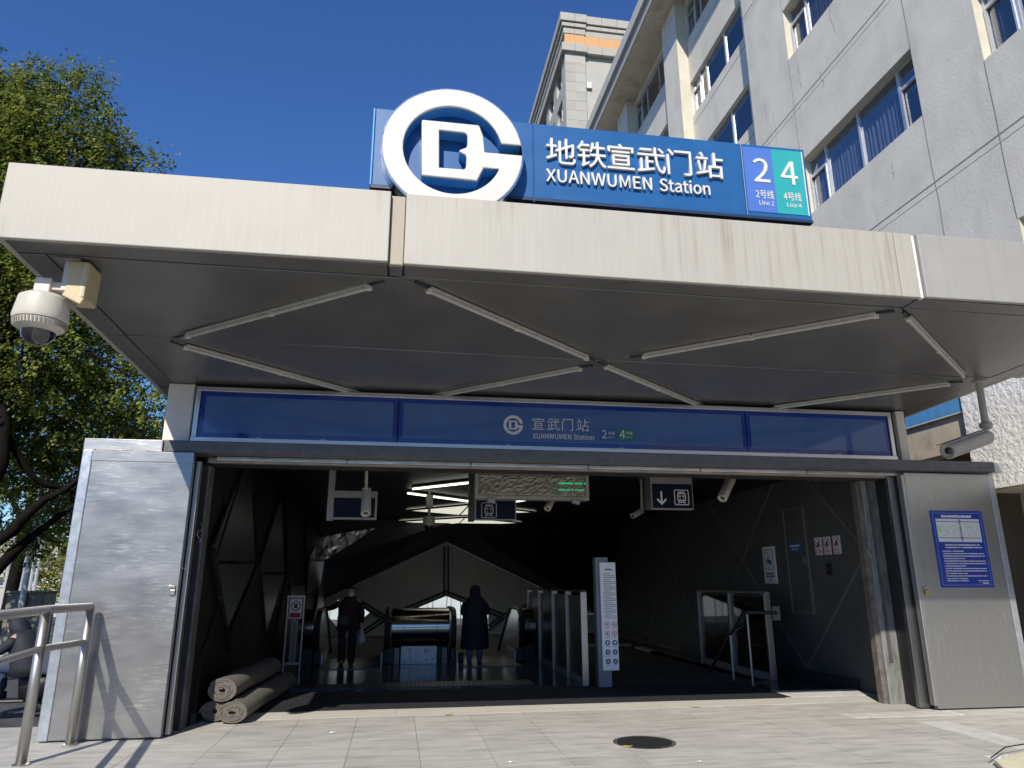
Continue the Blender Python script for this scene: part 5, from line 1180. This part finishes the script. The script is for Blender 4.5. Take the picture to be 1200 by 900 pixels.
MB().tube([V(-.56, -.28, .84), V(-.66, -.1, .82), V(-.66, .1, .82), V(-.56, .28, .84)], .014, 8).build('handlebar', BLACK, sc)
MB().ring([[V(-.75+a*math.cos(q), b*math.sin(q), z) for q in (2*math.pi*j/14 for j in range(14))] for z, a, b in ((.55, .08, .1), (.7, .1, .13), (.78, .06, .09))]).build('headlight_shell', CY, sc, True)
MB().box((rxp+.16, ryp-.16, .5), (rxp+.5, ryp+.16, .82)).build('rear_box', mat('dark_rear_box', (.04, .05, .08), .5), sc, bevel=.03)

# ------------------------------------------------------------------ trees
def limb(t, path, r0, r1, name='limb', n=10):
    path = [Vector(p) for p in path]; pts = []
    for i in range(len(path)-1):
        a = path[max(0, i-1)]; b = path[i]; c = path[i+1]; d = path[min(len(path)-1, i+2)]
        for k in range(6):
            f = k/6; pts.append(.5*((2*b)+(c-a)*f+(2*a-5*b+4*c-d)*f*f+(3*b-a-3*c+d)*f**3))
    pts.append(path[-1]); rs = [(r0+(r1-r0)*i/(len(pts)-1))*(1+.07*math.sin(i*1.7)) for i in range(len(pts))]
    return MB().tube(pts, rs, n).build(name, BARK, t, True)
def foliage(t, blobs, n, seed, lf=.055, name='crown', mix=(.52, .16, .30, .02), tw=True):
    R = random.Random(seed); vs, fs, mi = [], [], []; ln = MB()
    wts = [b[1]**2 for b in blobs]
    while len(fs) < n:
        c, r = R.choices(blobs, wts)[0]
        d = Vector((R.gauss(0, 1), R.gauss(0, 1), R.gauss(0, 1))).normalized(); k = r*(R.random()**.42)
        tip = c+Vector((d.x, d.y, d.z*.85))*k
        # a spray: short twig with paired leaflets
        tdir = (d+Vector((R.uniform(-.8, .8), R.uniform(-.8, .8), R.uniform(-.9, .3)))).normalized(); L = R.uniform(.18, .42)
        m = R.choices(range(4), mix)[0]
        if tw and R.random() < .16: ln.tube([c.lerp(tip, .55), tip, tip+tdir*L], [.014, .008, .003], 3, False)
        side = tdir.orthogonal().normalized()
        for q in range(R.randint(9, 15)):
            p = tip+tdir*L*R.random()+Vector((R.gauss(0, .05), R.gauss(0, .05), R.gauss(0, .05)))
            a = (side*R.choice((-1, 1))+tdir*R.uniform(.2, 1)+Vector((R.uniform(-.6, .6), R.uniform(-.6, .6), R.uniform(-.8, .2)))).normalized()
            nn = Vector((R.gauss(-.25, .6), R.gauss(-.6, .6), .9)).normalized(); b = a.cross(nn).normalized(); s = lf*R.uniform(.7, 1.35)
            i = len(vs); vs += [tuple(p), tuple(p+a*s*.55+b*s*.36), tuple(p+a*s*1.25), tuple(p+a*s*.55-b*s*.36)]; fs.append((i, i+1, i+2, i+3)); mi.append(m if R.random() < .8 else R.randrange(4) if R.random() < .5 else 0)
    me = bpy.data.meshes.new(name); me.from_pydata(vs, [], fs); o = link(name, me, LEAFS, t); me.polygons.foreach_set('material_index', mi); me.update()
    if tw: tag(ln.build('twigs', BARK, t), kind='stuff')
    return o
tA = thing('tree', 'large broad green tree left of the canopy with dark leaning limbs', 'tree', (-12.6, 14.2, 0))
def bl(px, py, Y, r): return (ony(px, py, Y), r)
limb(tA, [(-12.6, 14.2, -.1), (-12.4, 14.2, 1.2), (-12.0, 14.2, 2.4), ony(-70, 600, 14.2)], .34, .27, 'trunk', 14)
limb(tA, [ony(-110, 690, 14.2), ony(0, 632, 14), ony(29, 606, 13.9), ony(52, 586, 13.8), ony(80, 571, 13.8), ony(120, 535, 14), ony(150, 490, 14.5)], .125, .012)
limb(tA, [ony(-90, 760, 14.2), ony(0, 664, 14.2), ony(22, 642, 14.2), ony(44, 624, 14.2), ony(76, 600, 14.2), ony(115, 575, 14.5), ony(150, 550, 15)], .125, .012)
limb(tA, [ony(-70, 600, 14.2), ony(-10, 560, 14.4), ony(3, 500, 14.6), ony(10, 400, 15), ony(40, 280, 15), ony(70, 180, 15)], .22, .03)
limb(tA, [ony(3, 500, 14.6), ony(40, 560, 15), ony(80, 574, 15.4), ony(110, 590, 16)], .08, .03); limb(tA, [ony(10, 400, 15), ony(70, 330, 15), ony(120, 240, 15.2), ony(165, 190, 15)], .09, .015)
limb(tA, [ony(10, 400, 15), ony(-60, 260, 15), ony(0, 150, 15.2)], .1, .02); limb(tA, [ony(15, 380, 15), ony(80, 400, 15), ony(150, 440, 15)], .06, .015)
limb(tA, [ony(80, 574, 15.4), ony(85, 620, 15.6), ony(92, 660, 16)], .03, .012)
bA = [bl(28, 135, 15, 1.0), bl(90, 112, 15, .62), bl(122, 145, 15, .5), bl(60, 190, 15, 1.4), bl(135, 178, 15, .45), bl(178, 192, 15, .28), bl(5, 110, 15.5, .85), bl(48, 95, 15, .4), bl(105, 90, 15, .3),
      bl(110, 200, 15.3, .9), bl(0, 210, 15, 1.6), bl(20, 300, 15, 1.5), bl(75, 340, 15.5, 1.2), bl(20, 400, 15, 1.5), bl(105, 420, 16, 1.1), bl(150, 470, 16, .85), bl(60, 480, 16, 1.3), bl(125, 515, 17, 1.0), bl(170, 545, 17, .9), bl(20, 530, 16, 1.0), bl(75, 570, 17, .9), bl(40, 620, 18, .7), bl(110, 600, 18, .9),
      bl(-90, 150, 15, 2.2), bl(-100, 330, 15, 2.3), bl(-110, 480, 15, 2.0), bl(60, 260, 17, 1.6)]
foliage(tA, bA, 165000, 3, .070)
tB_ = thing('tree', 'smaller yellow green tree in the distance beyond the white pole', 'tree', (-17.5, 34, 0))
limb(tB_, [(-17.5, 34, -.1), (-17.4, 34, 1.5), (-17.2, 34, 3.2)], .16, .09, 'trunk'); limb(tB_, [(-17.2, 34, 3.0), (-16.4, 34, 4.4)], .07, .02); limb(tB_, [(-17.2, 34, 2.6), (-18.2, 34, 4.2)], .07, .02)
foliage(tB_, [bl(45, 650, 34, 1.3), bl(70, 668, 34, 1.2), bl(55, 690, 34, 1.0), bl(25, 640, 35, 1.0), bl(80, 640, 35, 1.3), bl(90, 690, 34, .9)], 9000, 5, .09, mix=(.3, .35, .05, .3), tw=False)
tC_ = thing('tree', 'dense dark green tree standing behind the large leaning one', 'tree', (-12.2, 26, 0))
limb(tC_, [(-12.2, 26, -.1), (-12.1, 26, 2.5), (-12.0, 26, 5)], .22, .12, 'trunk'); limb(tC_, [(-12.1, 26, 3), (-11, 26, 6)], .1, .03); limb(tC_, [(-12.1, 26, 3.5), (-14, 26, 6.5)], .1, .03)
foliage(tC_, [bl(70, 560, 26, 2.0), bl(120, 540, 26, 2.0), bl(40, 480, 26, 2.3), bl(110, 460, 26, 2.2), bl(175, 510, 26, 2.0), bl(60, 400, 27, 2.4), bl(10, 560, 26, 1.8), bl(90, 610, 26, 1.3), bl(-20, 420, 26, 2.4)], 26000, 8, .085, mix=(.4, .15, .42, .03), tw=False)

# ------------------------------------------------------------------ street behind, at the left
lp = thing('lamp_post', 'tall white round street pole between the tree limbs', 'lamp post', (onz(15, 770).x, onz(15, 770).y, 0))
b_ = onz(15, 768)
smooth_angle(MB().tube([b_, b_+Vector((0, 0, 7.5))], [.075, .055], 14).build('pole', mat('white_pole_paint', (.66, .68, .7), .45, 0, .06, 4), lp)); smooth_angle(MB().lathe(b_, (0, 0, 1), [(.16, 0), (.16, .02), (.09, .05), (.09, .3), (.075, .34)], 16).build('base', SIGNF, lp), 30)
MB().tube([b_+Vector((0, 0, 7.4)), b_+Vector((-.5, 0, 7.8)), b_+Vector((-1.3, 0, 7.9))], .04, 8).build('arm', FRAME, lp); MB().box(b_+Vector((-1.8, -.1, 7.84)), b_+Vector((-1.2, .1, 7.95))).build('lamp_head', SIGNF, lp, bevel=.03)
Yc = 20.
a, b = ony(9, 695, Yc), ony(52, 696, Yc)
uc = thing('utility_cabinet', 'low grey green utility cabinet behind the white pole', 'cabinet', ((a.x+b.x)/2, Yc, 0))
CAB = mat('cabinet_green_grey', (.17, .18, .145), .6, .1, .08, 3)
MB().box((a.x, Yc, .1), (b.x, Yc+.7, a.z)).build('body', CAB, uc, bevel=.015); MB().box((a.x-.04, Yc-.04, a.z), (b.x+.04, Yc+.74, a.z+.05)).build('lid', CAB, uc, bevel=.01); MB().box((a.x+.05, Yc+.05, -.06), (b.x-.05, Yc+.65, .1)).build('plinth', GREYW, uc)
w_ = (b.x-a.x)/2
for k in range(2):
    d = MB().box((a.x+w_*k+.02, Yc-.015, .16), (a.x+w_*(k+1)-.02, Yc-.001, a.z-.06)).build('door', CAB, uc); MB().box((a.x+w_*(k+.75), Yc-.03, .75), (a.x+w_*(k+.78), Yc-.016, .95)).build('handle', RAIL, d)
    vm = MB()
    for j in range(7): vm.box((a.x+w_*k+.18, Yc-.025, a.z-.32+.03*j), (a.x+w_*(k+1)-.2, Yc-.016, a.z-.306+.03*j))
    vm.build('vent', SIGNF, d)
# distant sign gantry and slim poles
Yg = 60.
ga = thing('sign_gantry', 'white traffic sign gantry far down the street', 'gantry', (ony(60, 690, Yg).x, Yg, 0))
GW = mat('gantry_white', (.62, .64, .62), .5)
p, q = ony(36, 681, Yg), ony(110, 682, Yg)
MB().tube([p, q], .14, 8).build('beam', GW, ga); MB().tube([Vector((ony(56, 690, Yg).x, Yg, -.06)), Vector((ony(56, 690, Yg).x, Yg, p.z))], .16, 8).build('column', GW, ga)
for x0, x1, y0, y1 in ((43, 49, 674, 684), (51, 58, 673, 684), (59, 64, 681, 688), (38, 42, 678, 686)): u, v = ony(x0, y0, Yg), ony(x1, y1, Yg); MB().box((u.x, Yg-.3, v.z), (v.x, Yg-.2, u.z)).build('sign_board', GW, ga)
for px, lab in ((33, 'slim white pole right of the thick white street pole'), (38.5, 'slim white pole in front of the far gantry'), (4, 'slim grey pole at the far left edge'), (22, 'slim white pole left of the thick white street pole')):
    p = ony(px, 700, 30); t = thing('slim_pole', lab, 'pole', (p.x, 30, 0), 'slim poles along the street'); MB().tube([(p.x, 30, -.06), (p.x, 30, 3.3)], .06, 8).build('shaft', FRAME, t); MB().lathe((p.x, 30, 3.3), (0, 0, 1), [(.07, 0), (.08, .03), (.03, .1)], 8).build('cap', FRAME, t)
for k, (x, y, w_, d_, h_, c, lab) in enumerate(((-86, 112, 28, 14, 11, (.55, .48, .38), 'beige far block with rows of windows beyond the street'), (-56, 124, 24, 14, 8, (.45, .42, .38), 'low grey far block behind the street trees'), (-28, 150, 22, 14, 14, (.5, .47, .42), 'pale far block hidden mostly behind the trees'))):
    t = thing('far_building', lab, 'building', (x, y, 0)); MB().box((x-w_/2, y, -.06), (x+w_/2, y+d_, h_)).build('wall', mat('far_wall_%d' % k, c, .8), t); MB().box((x-w_/2-.3, y-.3, h_), (x+w_/2+.3, y+d_, h_+.5)).build('roof', GREYW, t)
    for i in range(int(w_/3)):
        for j in range(int(h_/3.2)): wq = MB().box((x-w_/2+1+3*i, y-.06, 1+3.2*j), (x-w_/2+2.7+3*i, y-.01, 2.7+3.2*j)).build('window', mat('far_window', (.06, .07, .085), .2), t)
lo = thing('low_wall', 'pale concrete wall along the street behind the cabinet', 'wall', (-26, 44, 0)); MB().box((-48, 44, -.06), (-15, 44.3, 1.5)).build('wall', TOWERD, lo); MB().box((-48, 43.95, 1.5), (-15, 44.35, 1.6)).build('coping', GREYW, lo)

# ------------------------------------------------------------------ unseen frontage added across the street for the steel doors to mirror
for k, (x, w_, h_, c) in enumerate(((-46, 40, 10, (.30, .27, .24)), (-2, 44, 8.5, (.34, .32, .29)), (44, 40, 11, (.28, .26, .24)))):
    t = thing('reflected_building', ('unseen low brown block added for reflections across the street at its west end', 'unseen long grey block added for reflections straight across the street', 'unseen low brown block added for reflections across the street at its east end')[k], 'building', (x, -62, 0))
    MB().box((x-w_/2, -76, -.06), (x+w_/2, -62, h_)).build('wall', mat('street_wall_%d' % k, c, .85, 0, .1, .6), t); MB().box((x-w_/2-.3, -76, h_), (x+w_/2+.3, -61.6, h_+.5)).build('roof', GREYW, t)
    wm_ = None
    for i in range(int(w_/4)):
        for j in range(int(h_/3.4)):
            MB().box((x-w_/2+1+4*i, -61.99, 1+3.4*j), (x-w_/2+3.6+4*i, -61.94, 2.9+3.4*j)).build('window', mat('far_window', (.06, .07, .085), .2), t)

# ------------------------------------------------------------------ litter on the paving
for k, (px, py, lab) in enumerate(((526, 838, 'dry yellow leaf by the threshold, left of the manhole'), (815, 829, 'dry yellow leaf by the threshold, right of the manhole'), (735, 875, 'small yellow leaf at the manhole\'s near left edge'), (670, 833, 'tiny pale scrap on the threshold edge below the white post'), (600, 893, 'pale scrap near the bottom middle of the paving'), (820, 893, 'pale scrap below right of the manhole'), (390, 859, 'tiny pale scrap in front of the carpet rolls'))):
    c = onz(px, py, .004); t = thing('fallen_leaf' if 'leaf' in lab else 'paper_scrap', lab, 'litter', c); r_ = .06 if 'leaf' in lab else .035
    o = []
    for j in range(9): a = 2*math.pi*j/9; o.append((c.x+r_*math.cos(a)*(.8+.4*random.random()), c.y+r_*.45*math.sin(a)*(.7+.5*random.random()), .003+.012*random.random()))
    MB().prism(o, (0, 0, .003)).build('blade', mat('dry_leaf', (.42, .33, .10), .7) if 'leaf' in lab else PRINT, t)
